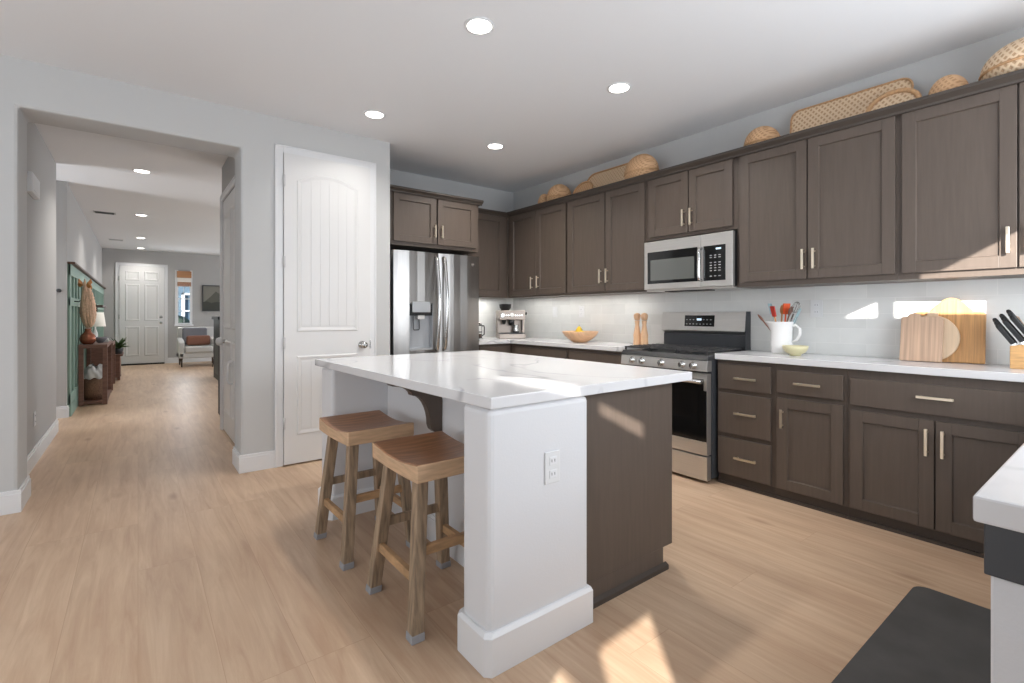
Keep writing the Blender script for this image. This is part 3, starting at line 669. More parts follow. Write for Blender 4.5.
# ================================================================== FRIDGE
O = (2.295, 4.5, 0)
t = thing('fridge', 'stainless steel french-door fridge with an ice and water dispenser in its left door', 'fridge', O)
M().box(1.855, 2.755, 4.225, 4.87, 0.03, 1.765).build('body', 'dark_grey', t, O, 0.004)
def bowed(m_, x0, x1, z0, z1, yf, yb, bow, cut=None, n=12, wav=0.0):
    """door slab with a slightly bowed front; cut = (x0,x1,z0,z1) recess opening"""
    xs_ = [x0 + (x1 - x0) * i / n for i in range(n + 1)]
    if cut: xs_ = sorted(set([x for x in xs_ if abs(x - cut[0]) > 0.012 and abs(x - cut[1]) > 0.012] + [cut[0], cut[1]]))
    zs_ = [z0, z1] if not cut else [z0, cut[2], cut[3], z1]
    def yy(x): u = (x - x0) / (x1 - x0) * 2 - 1; return yf + bow * u ** 4 * 1.0 + bow * 0.35 * u * u + 0.0025 * math.sin(9 * u + 1.5)
    for zi in range(len(zs_) - 1):
        for xi in range(len(xs_) - 1):
            if cut and xs_[xi] >= cut[0] - 1e-6 and xs_[xi + 1] <= cut[1] + 1e-6 and zs_[zi] >= cut[2] - 1e-6 and zs_[zi + 1] <= cut[3] + 1e-6: continue
            a, b = xs_[xi], xs_[xi + 1]
            m_._add([(a, yy(a), zs_[zi]), (b, yy(b), zs_[zi]), (b, yy(b), zs_[zi + 1]), (a, yy(a), zs_[zi + 1])], [(0, 1, 2, 3)], True)
    for (za, s) in ((z0, 1), (z1, -1)):
        pts = [(x, yy(x), za) for x in xs_] + [(x1, yb, za), (x0, yb, za)]; m_._add(pts, [tuple(range(len(pts)))])
    m_._add([(x0, yy(x0), z0), (x0, yb, z0), (x0, yb, z1), (x0, yy(x0), z1)], [(0, 1, 2, 3)])
    m_._add([(x1, yy(x1), z0), (x1, yb, z0), (x1, yb, z1), (x1, yy(x1), z1)], [(0, 1, 2, 3)])
    m_._add([(x0, yb, z0), (x1, yb, z0), (x1, yb, z1), (x0, yb, z1)], [(0, 1, 2, 3)])
    return m_
DX0, DX1, DZ0, DZ1 = 1.985, 2.232, 0.86, 1.300
ld = bowed(M(), 1.842, 2.296, 0.76, 1.785, 4.142, 4.22, 0.02, (DX0, DX1, DZ0, DZ1)).build('door', 'steel_v', t, O)
rd = bowed(M(), 2.302, 2.772, 0.76, 1.785, 4.142, 4.22, 0.02).build('door', 'steel_v', t, O)
bowed(M(), 1.842, 2.772, 0.06, 0.75, 4.142, 4.22, 0.02).build('drawer', 'steel_v', t, O)
def arc_handle(x, sgn):
    pts = [(x, 4.150, 1.745), (x - sgn * 0.001, 4.132, 1.735), (x - sgn * 0.002, 4.122, 1.70)]
    for i in range(9):
        a = i / 8; pts.append((x - sgn * 0.003, 4.118 - 0.038 * math.sin(a * PI), 1.67 - 0.78 * a))
    pts += [(x, 4.130, 0.865), (x, 4.150, 0.855)]
    m_ = M().tube(pts, 0.0155, 12); return m_
arc_handle(2.272, 1).build('handle', 'steel_bright', ld, O); arc_handle(2.350, -1).build('handle', 'steel_bright', rd, O)
M().tube([(1.95, 4.15, 0.70), (1.95, 4.10, 0.69), (2.0, 4.095, 0.69), (2.6, 4.095, 0.69), (2.65, 4.10, 0.69), (2.65, 4.15, 0.70)], 0.012, 10).build('handle', 'steel_bright', t, O)
dsp = M().box(DX0, DX1, 4.205, 4.212, DZ0, DZ1).box(DX0, DX0 + 0.004, 4.142, 4.21, DZ0, DZ1).box(DX1 - 0.004, DX1, 4.142, 4.21, DZ0, DZ1).box(DX0, DX1, 4.142, 4.21, DZ0, DZ0 + 0.02)
dp = dsp.build('dispenser', 'dispenser_grey', ld, O)
M().box(DX0 + 0.03, DX1 - 0.03, 4.136, 4.15, 1.215, 1.315).build('control_panel', 'dispenser_grey', dp, O, 0.003)
M().box(DX0 + 0.004, DX1 - 0.004, 4.152, 4.205, 1.185, 1.29).build('nozzle_housing', 'black', dp, O, 0.004)
M().box(2.075, 2.15, 4.150, 4.20, 1.15, 1.19).build('chute', 'steel', dp, O, 0.006)
M().tube([(2.045, 4.185, 1.18), (2.045, 4.178, 1.06), (2.05, 4.178, 1.05), (2.10, 4.178, 1.05), (2.105, 4.178, 1.06), (2.105, 4.185, 1.18)], 0.005, 8).build('paddle', 'dark_grey', dp, O)
M().lathe((2.685, 4.150, 1.70), [(0.018, 0), (0.018, -0.003)], 16, 'y').build('badge', 'steel_bright', rd, O)
M().cyl((1.93, 4.3, 0), (1.93, 4.3, 0.04), 0.02).cyl((2.66, 4.3, 0), (2.66, 4.3, 0.04), 0.02).cyl((1.93, 4.8, 0), (1.93, 4.8, 0.04), 0.02).cyl((2.66, 4.8, 0), (2.66, 4.8, 0.04), 0.02).build('feet', 'black', t, O)

# ================================================================== RANGE
O = (3.45, 2.26, 0)
t = thing('gas_range', 'stainless steel freestanding gas range with black grates and five front knobs', 'range', O)
Y0, Y1 = 1.869, 2.633
M().box(3.215, 3.765, Y0 + 0.002, Y1 - 0.002, 0.03, 0.868).build('body', 'dark_grey', t, O)
M().box(3.175, 3.765, Y0, Y1, 0.868, 0.905).prism([(3.155, 0.868), (3.175, 0.868), (3.175, 0.905)], 'y', Y0, Y1).build('cooktop', 'cast_iron', t, O, 0.003)
M().prism([(3.150, 0.790), (3.215, 0.790), (3.215, 0.867), (3.160, 0.867)], 'y', Y0, Y1).build('control_panel', 'steel', t, O, 0.003)
for y in (2.520, 2.425, 2.243, 2.065, 1.975):
    kb = M().lathe((3.156, y, 0.829), [(0.027, 0), (0.027, -0.006), (0.021, -0.010), (0.019, -0.030), (0.014, -0.036)], 20, 'x').box(3.114, 3.128, y - 0.004, y + 0.004, 0.808, 0.850)
    kb.build('knob', 'steel_bright', t, O)
od = M().box(3.16, 3.213, Y0 + 0.004, Y1 - 0.004, 0.735, 0.775).box(3.16, 3.213, Y0 + 0.004, Y0 + 0.03, 0.295, 0.735).box(3.16, 3.213, Y1 - 0.03, Y1 - 0.004, 0.295, 0.735).box(3.16, 3.213, Y0 + 0.004, Y1 - 0.004, 0.20, 0.295)
odo = od.build('oven_door', 'steel', t, O, 0.002)
M().box(3.162, 3.172, Y0 + 0.03, Y1 - 0.03, 0.295, 0.735).build('glass', 'black_glass', odo, O)
M().box(3.1595, 3.162, Y0 + 0.006, Y1 - 0.006, 0.297, 0.655).build('outer_glass', 'black_glass', odo, O)
M().tube([(3.16, Y0 + 0.05, 0.722), (3.118, Y0 + 0.05, 0.722)], 0.010, 10).tube([(3.16, Y1 - 0.05, 0.722), (3.118, Y1 - 0.05, 0.722)], 0.010, 10).tube([(3.118, Y0 + 0.02, 0.722), (3.118, Y1 - 0.02, 0.722)], 0.015, 12).build('handle', 'steel_bright', odo, O)
M().box(3.16, 3.213, Y0 + 0.004, Y1 - 0.004, 0.022, 0.19).build('drawer', 'steel', t, O, 0.003)
for y in (Y0 + 0.05, Y1 - 0.05):
    for x in (3.24, 3.72): M().cyl((x, y, 0), (x, y, 0.03), 0.016, n=12).build('foot', 'black', t, O)
M().prism([(3.74, 0.906), (3.765, 0.906), (3.765, 1.215), (3.712, 1.215), (3.695, 1.06), (3.74, 1.035)], 'y', Y0 + 0.005, Y1 - 0.005).build('backguard', ['steel'], t, O, 0.003)
M().box(3.725, 3.739, Y0 + 0.01, Y1 - 0.01, 0.906, 1.034).build('backguard_panel', 'dark_grey', t, O)
M().prism([(3.69, 0.906), (3.766, 0.906), (3.766, 1.217), (3.706, 1.217), (3.686, 1.05)], 'y', Y0 - 0.002, Y0 + 0.004).build('backguard_end', 'dark_grey', t, O)
disp = M().prism([(3.6985, 1.095), (3.7045, 1.095), (3.713, 1.187), (3.7075, 1.187)], 'y', 2.13, 2.40).build('display', 'black_glass', t, O)
M().box(3.700, 3.7042, 2.245, 2.285, 1.145, 1.162).build('clock_digits', 'lcd', disp, O)
for i in range(8):
    for j in range(2):
        if i in (3, 4) and j == 1: continue
        M().box(3.6985 + j * 0.0036, 3.7035, 2.385 - i * 0.031 - 0.012, 2.385 - i * 0.031, 1.112 + j * 0.036, 1.118 + j * 0.036).build('button', 'button_grey', disp, O)
# burners and grates
for (x, y, r) in ((3.32, 2.05, 0.045), (3.58, 2.05, 0.038), (3.32, 2.47, 0.05), (3.58, 2.47, 0.038), (3.45, 2.26, 0.045)):
    M().lathe((x, y, 0.905), [(r * 1.3, 0), (r * 1.3, 0.006), (r, 0.008), (r, 0.018), (r * 0.85, 0.022), (0.001, 0.023)], 20).build('burner', 'cast_iron', t, O)
for (ya, yb) in ((1.892, 2.135), (2.140, 2.380), (2.385, 2.628)):
    gm = M(); zt = 0.935; th = 0.007
    x0, x1 = 3.20, 3.68
    for x in (x0, x1): gm.box(x - th, x + th, ya, yb, zt - 0.012, zt)
    for y in (ya + th, yb - th): gm.box(x0, x1, y - th, y + th, zt - 0.012, zt)
    for x in (3.26, 3.32, 3.38, 3.44, 3.50, 3.56, 3.62): gm.box(x - 0.005, x + 0.005, ya, yb, zt - 0.008, zt + 0.004)
    ym = (ya + yb) / 2; gm.box(x0, x1, ym - 0.005, ym + 0.005, zt - 0.008, zt + 0.004)
    for x in (x0, x1):
        for y in (ya + th, yb - th): gm.box(x - 0.006, x + 0.006, y - 0.006, y + 0.006, 0.905, zt)
    gm.build('grate', 'cast_iron', t, O, 0.0015)

# ================================================================== MICROWAVE
O = (3.57, 2.18, 1.4)
t = thing('microwave', 'stainless steel over-the-range microwave with black control pad', 'microwave', O)
Y0, Y1 = 1.800, 2.566
M().box(3.405, 3.765, Y0 + 0.003, Y1 - 0.003, 1.405, 1.80).build('body', 'black', t, O, 0.002)
fr = M(); yd = 2.050   # door | panel split
fp = M().box(3.37, 3.404, Y0, yd, 1.40, 1.795); fp.build('front_panel', 'steel', t, O, 0.003)
dr = M().box(3.37, 3.404, yd + 0.002, Y1, 1.40, 1.795).build('door', 'steel', t, O, 0.003)
M().box(3.3665, 3.3705, 2.075, 2.530, 1.447, 1.707).build('door_glass', 'black_glass', dr, O, 0.001)
M().box(3.3655, 3.3668, 2.10, 2.50, 1.472, 1.640).build('window', 'grey_glass', dr, O)
M().tube([(3.372, 2.042, 1.45), (3.340, 2.044, 1.455), (3.334, 2.044, 1.475), (3.332, 2.044, 1.57), (3.334, 2.044, 1.665), (3.340, 2.044, 1.685), (3.372, 2.042, 1.69)], 0.0125, 12).build('handle', 'steel_bright', dr, O)
pad = M().box(3.3665, 3.3705, 1.852, 2.025, 1.445, 1.705).build('control_pad', 'black_glass', t, O, 0.001)
M().box(3.3655, 3.3668, 1.885, 1.925, 1.672, 1.684).build('clock_digits', 'lcd', pad, O)
for r_ in range(8):
    for c_ in range(3):
        z = (1.628, 1.612, 0, 1.575, 1.555, 1.535, 1.515, 1.475)[r_]
        if z == 0: continue
        M().box(3.3658, 3.3667, 1.888 + c_ * 0.034, 1.905 + c_ * 0.034, z, z + 0.006).build('button', 'button_grey', pad, O)
M().box(3.39, 3.75, Y0 + 0.01, Y1 - 0.01, 1.385, 1.3995).build('underside', 'steel', t, O, 0.002)
M().box(3.42, 3.52, 2.02, 2.40, 1.378, 1.3855).build('filter', 'black', t, O)

# ================================================================== STOOLS
def stool_parts(t):
    sx, sy, zt = 0.172, 0.215, 0.640
    def top(u, v):
        x = -sx + 2 * sx * u; y = -sy + 2 * sy * v
        s = (2 * v - 1) ** 2
        return (x, y, zt - 0.020 * (1 - s) ** 1.2 - 0.010 * (1 - abs(2 * u - 1) ** 2) * (1 - s))
    m_ = M(); nu, nv = 10, 16; m_.slot(0)
    m_.grid(top, nu, nv)
    m_.slot(1)
    zb = 0.572
    def zbv(v): return zb - 0.006 * (1 - (2 * v - 1) ** 2)
    for u in (0, 1):
        m_.grid(lambda a, b: ((-sx if u == 0 else sx), -sy + 2 * sy * a, top(u, a)[2] * (1 - b) + zbv(a) * b), nv, 1, False)
    for v in (0, 1):
        m_.grid(lambda a, b: (-sx + 2 * sx * a, (-sy if v == 0 else sy), top(a, v)[2] * (1 - b) + zbv(v) * b), nu, 1, False)
    m_.grid(lambda a, b: (-sx + 2 * sx * a, -sy + 2 * sy * b, zbv(b)), nu, nv, False)
    s_ = m_.build('seat', ['seat_wood', 'seat_edge'], t)
    bm = bmesh.new(); bm.from_mesh(s_.data); bmesh.ops.remove_doubles(bm, verts=bm.verts, dist=1e-5); bmesh.ops.recalc_face_normals(bm, faces=bm.faces); bm.to_mesh(s_.data); bm.free()
    b = s_.modifiers.new('bevel', 'BEVEL'); b.width = 0.006; b.segments = 3; b.limit_method = 'ANGLE'; b.angle_limit = math.radians(50)
    tx, ty, fx, fy = 0.118, 0.135, 0.172, 0.200
    h = 0.0235
    def at(sx_, sy_, z):
        a = 1 - z / 0.572; return (sx_ * (tx + (fx - tx) * a), sy_ * (ty + (fy - ty) * a))
    for a in (-1, 1):
        for b_ in (-1, 1):
            lo, hi, cp = at(a, b_, 0.0), at(a, b_, 0.570), at(a, b_, 0.027)
            def q(c, z, e=0.0): g_ = h + e; return [(c[0] - g_, c[1] - g_, z), (c[0] + g_, c[1] - g_, z), (c[0] + g_, c[1] + g_, z), (c[0] - g_, c[1] + g_, z)]
            lg = M().hexa(q(at(a, b_, 0.004), 0.004), q(hi, 0.575)).build('leg', 'leg_wood', t, bevel=0.003)
            M().hexa(q(lo, 0.0, 0.003), q(cp, 0.028, 0.003)).build('felt_cap', 'felt', lg, bevel=0.003)
    def rung(p, q_, z):
        d_ = Vector((q_[0] - p[0], q_[1] - p[1], 0)).normalized(); n_ = Vector((-d_.y, d_.x, 0)) * 0.011
        P, Q = Vector((p[0], p[1], z)), Vector((q_[0], q_[1], z)); hz = Vector((0, 0, 0.018))
        m2 = M().hexa([P - n_ - hz, P + n_ - hz, Q + n_ - hz, Q - n_ - hz], [P - n_ + hz, P + n_ + hz, Q + n_ + hz, Q - n_ + hz])
        return m2
    for a in (-1, 1):
        rung(at(a, -1, 0.20), at(a, 1, 0.20), 0.20).build('rung', 'rung_wood', t, bevel=0.002)
    for b_ in (-1, 1):
        rung(at(-1, b_, 0.30), at(1, b_, 0.30), 0.30).build('rung', 'leg_wood' if b_ > 0 else 'rung_wood', t, bevel=0.002)
st = thing('bar_stool', 'wooden saddle-seat bar stool nearer the camera, beside the white island post', 'stool', (0.978, 1.832, 0), 0, 'saddle bar stools at the island')
stool_parts(st)
s2 = copy_tree(st); s2.location = (0.948, 2.498, 0); s2.rotation_euler = (0, 0, 0.02)
s2['label'] = 'wooden saddle-seat bar stool farther from the camera, toward the pantry door'

# floor mat
def rrect(x0, x1, y0, y1, r, n=6):
    out = []
    for (cx, cy, a0) in ((x1 - r, y1 - r, 0), (x0 + r, y1 - r, 90), (x0 + r, y0 + r, 180), (x1 - r, y0 + r, 270)):
        for i in range(n + 1): a = math.radians(a0 + 90 * i / n); out.append((cx + r * math.cos(a), cy + r * math.sin(a)))
    return out
tag(M().prism(rrect(1.30, 2.70, 0.18, 0.615, 0.05), 'z', 0.0, 0.016).build('floor_mat', 'rubber_mat', bevel=0.006, seg=3), 'dark grey cushioned floor mat on the floor beside the peninsula', 'mat')
# ================================================================== COUNTER ITEMS, RIGHT RUN
ZC = 0.918
O = (3.60, 1.565, ZC)
t = thing('pitcher', 'white ceramic pitcher used as a utensil holder right of the range', 'pitcher', O)
prof = [(0.001, 0.0), (0.058, 0.0), (0.064, 0.006), (0.069, 0.07), (0.066, 0.15), (0.072, 0.215), (0.075, 0.225), (0.071, 0.225), (0.067, 0.212), (0.061, 0.15), (0.063, 0.07), (0.055, 0.012), (0.001, 0.010)]
body = M().lathe((0, 0, 0), prof, 32)
# pour spout toward +y (left in the picture)
body.v = [(x, y + (0.045 * max(0, (z - 0.17) / 0.055) * max(0, math.cos(math.atan2(x, y))) ** 6), z) for x, y, z in body.v]
body.build('body', 'white_ceramic', t)
M().tube([(0, -0.064, 0.195), (0, -0.095, 0.200), (0, -0.118, 0.178), (0, -0.118, 0.135), (0, -0.098, 0.098), (0, -0.066, 0.085)], 0.009, 10).build('handle', 'white_ceramic', t)
def utensil(label, kind, base_xy, tip_xy, zt, head, matn, headmat=None, name='utensil'):
    t_ = thing(name, label, 'utensil', (O[0], O[1], ZC), 0, 'cooking utensils in the white pitcher')
    p0 = Vector((base_xy[0], base_xy[1], 0.02)); p1 = Vector((tip_xy[0], tip_xy[1], zt))
    p1s = p0 + (p1 - p0) * 0.86
    M().tube([p0, p1s], [0.005, 0.0055], 8).build('handle', matn, t_)
    R = Matrix.Translation(p1s) @ (p1 - p0).to_track_quat('Z', 'X').to_matrix().to_4x4()
    m_ = M()
    if head == 'spoon': m_.ball((0, 0, 0.028), (0.008, 0.022, 0.034), 12, 8)
    elif head == 'spatula': m_.prism([(-0.020, 0.0), (0.020, 0.0), (0.026, 0.075), (-0.026, 0.075)], 'x', -0.004, 0.004)
    elif head == 'slotted':
        for a in (-0.02, -0.0067, 0.0067, 0.02): m_.box(-0.003, 0.003, a - 0.004, a + 0.004, 0.0, 0.07)
        m_.box(-0.003, 0.003, -0.024, 0.024, -0.006, 0.006).box(-0.003, 0.003, -0.024, 0.024, 0.066, 0.074)
    elif head == 'whisk':
        for k_ in range(5):
            a = PI * k_ / 5; c_, s_ = math.cos(a), math.sin(a)
            m_.tube([(0.024 * c_ * math.sin(PI * j / 10), 0.024 * s_ * math.sin(PI * j / 10), 0.005 + 0.08 * (1 - math.cos(PI * j / 10)) / 2) for j in range(11)] , 0.0015, 6)
            m_.tube([(-0.024 * c_ * math.sin(PI * j / 10), -0.024 * s_ * math.sin(PI * j / 10), 0.005 + 0.08 * (1 - math.cos(PI * j / 10)) / 2) for j in range(11)], 0.0015, 6)
    elif head == 'tongs': m_.box(-0.004, 0.004, -0.016, -0.008, -0.05, 0.06).box(-0.004, 0.004, 0.008, 0.016, -0.05, 0.06)
    m_.rot(R); m_.build('head', headmat or matn, t_, bevel=0.0)
utensil('red-orange silicone spatula leaning left in the white pitcher', 0, (0.015, 0.0), (-0.04, 0.04), 0.30, 'spatula', 'spoon_wood', 'red_silicone', 'spatula')
utensil('bright orange silicone turner upright in the middle of the pitcher', 0, (0.01, 0.0), (-0.01, -0.035), 0.32, 'spatula', 'orange_silicone', 'orange_silicone', 'turner')
utensil('light wooden spoon upright in the pitcher centre', 0, (-0.01, 0.01), (0.01, 0.0), 0.325, 'spoon', 'spoon_wood', None, 'wooden_spoon')
utensil('pale teal slotted turner at the left of the pitcher', 0, (0.02, 0.0), (0.02, 0.085), 0.325, 'slotted', 'teal_silicone', None, 'slotted_turner')
utensil('steel whisk at the right of the pitcher', 0, (0.02, 0.02), (0.02, -0.085), 0.325, 'whisk', 'nickel', None, 'whisk')
utensil('dark wooden spoon leaning right in the pitcher', 0, (-0.02, 0.02), (-0.03, -0.075), 0.315, 'spoon', 'console_wood', None, 'wooden_spoon')
utensil('brown ladle-like spoon hanging low to the left over the pitcher rim', 0, (0.02, -0.03), (-0.02, 0.145), 0.262, 'spoon', 'leather', None, 'wooden_spoon')
utensil('thin blue-handled tongs at the right of the pitcher', 0, (0.03, 0.01), (0.035, -0.100), 0.30, 'tongs', 'nickel', 'teal_silicone', 'tongs')

bw = M().lathe((0, 0, 0), [(0.001, 0.0), (0.034, 0.0), (0.036, 0.010), (0.060, 0.022), (0.074, 0.045), (0.078, 0.066), (0.074, 0.066), (0.068, 0.045), (0.052, 0.024), (0.001, 0.016)], 32)
bo = bw.build('bowl', 'olive_ceramic'); bo.location = (3.50, 1.435, ZC); tag(bo, 'small cream footed bowl in front of the utensil pitcher', 'bowl')

# cutting boards leaning against the backsplash
def lean(mm, xw, z0, ang):  # rotate about the base line (y axis) so the top leans toward +x (the wall)
    R = Matrix.Translation(Vector((xw, 0, z0))) @ Matrix.Rotation(ang, 4, 'Y'); return mm.rot(R)
def outline_board(pts, th): return M().prism(pts, 'x', -th, 0.0)
# big bamboo board with an arched handle at its top
pts = [(0.538, 0.0), (0.538, 0.275), (0.545, 0.288), (0.585, 0.292)]
for i in range(1, 14):
    a = i / 14; pts.append((0.60 + 0.17 * a, 0.296 + 0.075 * math.sin(a * PI) ** 0.8))
pts += [(0.78, 0.292), (0.845, 0.29), (0.855, 0.28), (0.855, 0.0)]
b1 = outline_board(pts, 0.02); lean(b1, 3.695, ZC + 0.001, 0.12)
tag(b1.build('cutting_board', 'bamboo', bevel=0.003), 'large bamboo cutting board with an arched sunlit handle, behind the paler boards', 'cutting board')
# round paddle board
pts = [(0.765 + 0.128 * math.cos(a) , 0.136 + 0.134 * math.sin(a)) for a in [2 * PI * i / 40 for i in range(40)]]
hd = M().prism(pts, 'x', -0.016, 0.0).box(-0.016, 0.0, 0.735, 0.785, 0.262, 0.288)
lean(hd, 3.655, ZC + 0.002, 0.14)
tag(hd.build('cutting_board', 'pale_wood', bevel=0.003), 'pale round-ended cutting board between the striped board and the bamboo board', 'cutting board')
# striped rectangular board in front
pts = [(0.705, 0.0), (0.705, 0.25), (0.715, 0.262), (0.80, 0.262), (0.81, 0.276), (0.835, 0.286), (0.86, 0.276), (0.87, 0.262), (0.893, 0.26), (0.898, 0.25), (0.898, 0.0)]
b3 = M().prism(pts, 'x', -0.018, 0.0); lean(b3, 3.62, ZC + 0.001, 0.15)
tag(b3.build('cutting_board', 'stripe_wood', bevel=0.003), 'striped rectangular cutting board standing at the front left of the board stack', 'cutting board')

# knife block
O = (3.56, 0.36, ZC)
t = thing('knife_block', 'light wooden knife block full of black handled knives at the right counter end', 'knife block', O)
M().prism([(-0.06, 0.0), (0.062, 0.0), (0.062, 0.115), (-0.06, 0.135)], 'x', -0.05, 0.06).build('block', 'block_wood', t, bevel=0.004)
random.seed(5)
ki = 0
for r_ in range(3):
    for c_ in range(3):
        bx = -0.03 + 0.03 * r_; by = 0.035 - 0.032 * c_
        d_ = Vector((-0.05, 0.62, 1.0)).normalized()
        ln = 0.105 + 0.018 * r_ + 0.012 * c_
        p = Vector((bx, by, 0.10 + 0.012 * c_))
        kt = thing('kitchen_knife', 'black handled kitchen knife standing in the knife block', 'knife', (O[0] + p.x, O[1] + p.y, O[2] + p.z), 0, 'knives in the wooden block')
        R = d_.to_track_quat('Z', 'X').to_matrix().to_4x4()
        M().box(-0.010, 0.010, -0.014, 0.014, 0.03, 0.03 + ln).ball((0, 0, 0.03 + ln), (0.010, 0.015, 0.012), 10, 6).rot(R).build('handle', 'black', kt, bevel=0.003)
        M().box(-0.008, 0.008, -0.011, 0.011, 0.012, 0.031).rot(R).build('bolster', 'steel_bright', kt)
        M().box(-0.001, 0.001, -0.010, 0.010, -0.03, 0.012).rot(R).build('blade', 'steel_bright', kt)
sh = thing('wooden_spatula', 'pale wooden handled tool standing in the knife block behind the knives', 'utensil', (3.635, 0.33, ZC + 0.09))
M().tube([(0, 0, 0.0), (-0.005, 0.085, 0.165)], [0.012, 0.015], 10).build('handle', 'stripe_wood', sh)
M().cyl((-0.005, 0.085, 0.165), (-0.0055, 0.09, 0.175), 0.015, 0.009, 10).build('cap', 'stripe_wood', sh)

# ================================================================== COUNTER ITEMS, LEFT RUN
def mill(loc, label):
    t_ = thing('pepper_mill', label, 'pepper mill', loc, 0, 'wooden mills left of the range')
    M().lathe((0, 0, 0), [(0.001, 0), (0.034, 0), (0.035, 0.01), (0.032, 0.06), (0.034, 0.09), (0.026, 0.13), (0.018, 0.18), (0.021, 0.205), (0.024, 0.218), (0.001, 0.220)], 22).build('body', 'light_wood', t_)
    M().lathe((0, 0, 0), [(0.001, 0.221), (0.021, 0.222), (0.029, 0.245), (0.032, 0.268), (0.024, 0.284), (0.010, 0.290), (0.001, 0.291)], 22).build('head', 'light_wood', t_)
mill((3.62, 2.835, ZC), 'taller turned light wood pepper mill, left one beside the range'); mill((3.62, 2.755, ZC), 'turned light wood mill, right one nearest the range')
t = thing('fruit_bowl', 'wide shallow light wooden bowl on the counter left of the range', 'bowl', (3.50, 3.44, ZC))
M().lathe((0, 0, 0), [(0.001, 0.0), (0.065, 0.0), (0.075, 0.006), (0.12, 0.035), (0.16, 0.07), (0.182, 0.108), (0.176, 0.110), (0.15, 0.075), (0.11, 0.045), (0.06, 0.02), (0.001, 0.017)], 36).build('body', 'light_wood', t)
for (dx, dy, z) in ((0.0, 0.015, 0.112), (-0.02, -0.045, 0.070), (0.01, 0.062, 0.072)):
    l = thing('pear', 'yellow-green pear resting in the wooden bowl' if z > 0.09 else 'yellow pear low in the wooden bowl', 'fruit', (3.50 + dx, 3.44 + dy, ZC + z), 0, None if z > 0.09 else 'pears low in the wooden bowl')
    M().lathe((0, 0, 0), [(0.001, -0.038), (0.022, -0.034), (0.036, -0.010), (0.032, 0.014), (0.018, 0.036), (0.008, 0.046), (0.001, 0.048)], 18).build('flesh', 'lemon', l)
    M().tube([(0, 0, 0.045), (0.003, 0.002, 0.062)], 0.002, 6).build('stem', 'stem_green', l)
t = thing('mug', 'small white mug on the counter just left of the wooden bowl', 'mug', (3.66, 3.70, ZC))
M().lathe((0, 0, 0), [(0.001, 0.0), (0.036, 0.0), (0.040, 0.01), (0.042, 0.10), (0.039, 0.10), (0.036, 0.012), (0.001, 0.008)], 24).build('body', 'white_ceramic', t)
M().tube([(0, 0.040, 0.080), (0, 0.066, 0.074), (0, 0.070, 0.045), (0, 0.040, 0.024)], 0.005, 8).build('handle', 'white_ceramic', t)

# espresso machine, facing the room
O = (3.46, 4.53, ZC)
t = thing('espresso_machine', 'stainless steel espresso machine with a bean hopper in the counter corner', 'coffee machine', O, -0.48)
M().box(-0.155, 0.155, -0.12, 0.16, 0.0, 0.055).build('base', 'machine_steel', t, bevel=0.006)
M().box(-0.150, 0.150, -0.115, -0.01, 0.055, 0.068).build('drip_tray', 'dark_grey', t, bevel=0.003)
M().box(-0.155, 0.155, 0.0, 0.16, 0.055, 0.215).build('back_panel', 'machine_steel', t, bevel=0.004)
M().box(-0.155, 0.155, -0.11, 0.16, 0.215, 0.325).build('head', 'machine_steel', t, bevel=0.008)
M().box(0.125, 0.155, -0.06, 0.0, 0.055, 0.215).build('side_panel', 'machine_steel', t, bevel=0.003)
M().lathe((-0.06, 0.03, 0.325), [(0.050, 0), (0.052, 0.012), (0.066, 0.030), (0.070, 0.062), (0.070, 0.074), (0.001, 0.078)], 24).build('bean_hopper', 'black', t)
M().lathe((-0.115, -0.11, 0.268), [(0.026, 0), (0.026, -0.012), (0.020, -0.016)], 18, 'y').build('dial', 'steel_bright', t)
gz = M().lathe((-0.005, -0.11, 0.272), [(0.024, 0), (0.024, -0.008), (0.020, -0.010)], 18, 'y').build('pressure_gauge', 'white_plastic', t)
for x in (-0.07, -0.045, 0.035, 0.06, 0.085, 0.11): M().lathe((x, -0.11, 0.268), [(0.008, 0), (0.008, -0.006)], 12, 'y').build('button', 'steel_bright', t)
M().lathe((0.0, -0.06, 0.18), [(0.001, 0), (0.034, 0.0), (0.036, 0.035)], 20).build('group_head', 'dark_grey', t)
M().lathe((0.0, -0.06, 0.150), [(0.001, 0), (0.03, 0.002), (0.032, 0.03)], 20).tube([(0, -0.085, 0.168), (0, -0.17, 0.160)], [0.009, 0.013], 10).build('portafilter', 'black', t)
M().lathe((-0.09, -0.06, 0.165), [(0.016, 0), (0.026, 0.05)], 16).build('grinder_spout', 'black', t)
M().tube([(0.115, -0.09, 0.215), (0.118, -0.10, 0.18), (0.112, -0.115, 0.10)], 0.005, 8).build('steam_wand', 'black', t)
M().lathe((0.05, -0.06, 0.0685), [(0.001, 0), (0.036, 0.0), (0.038, 0.03), (0.030, 0.075), (0.034, 0.09), (0.031, 0.09), (0.028, 0.074), (0.034, 0.03), (0.001, 0.004)], 20).build('milk_jug', 'steel_bright', t)
M().lathe((0.155, -0.06, 0.29), [(0.016, 0), (0.018, 0.02), (0.012, 0.024)], 14, 'x').build('steam_knob', 'black', t)
for x in (-0.13, 0.13): M().cyl((x, -0.1, -0.0), (x, -0.1, 0.006), 0.012).build('foot', 'black', t)

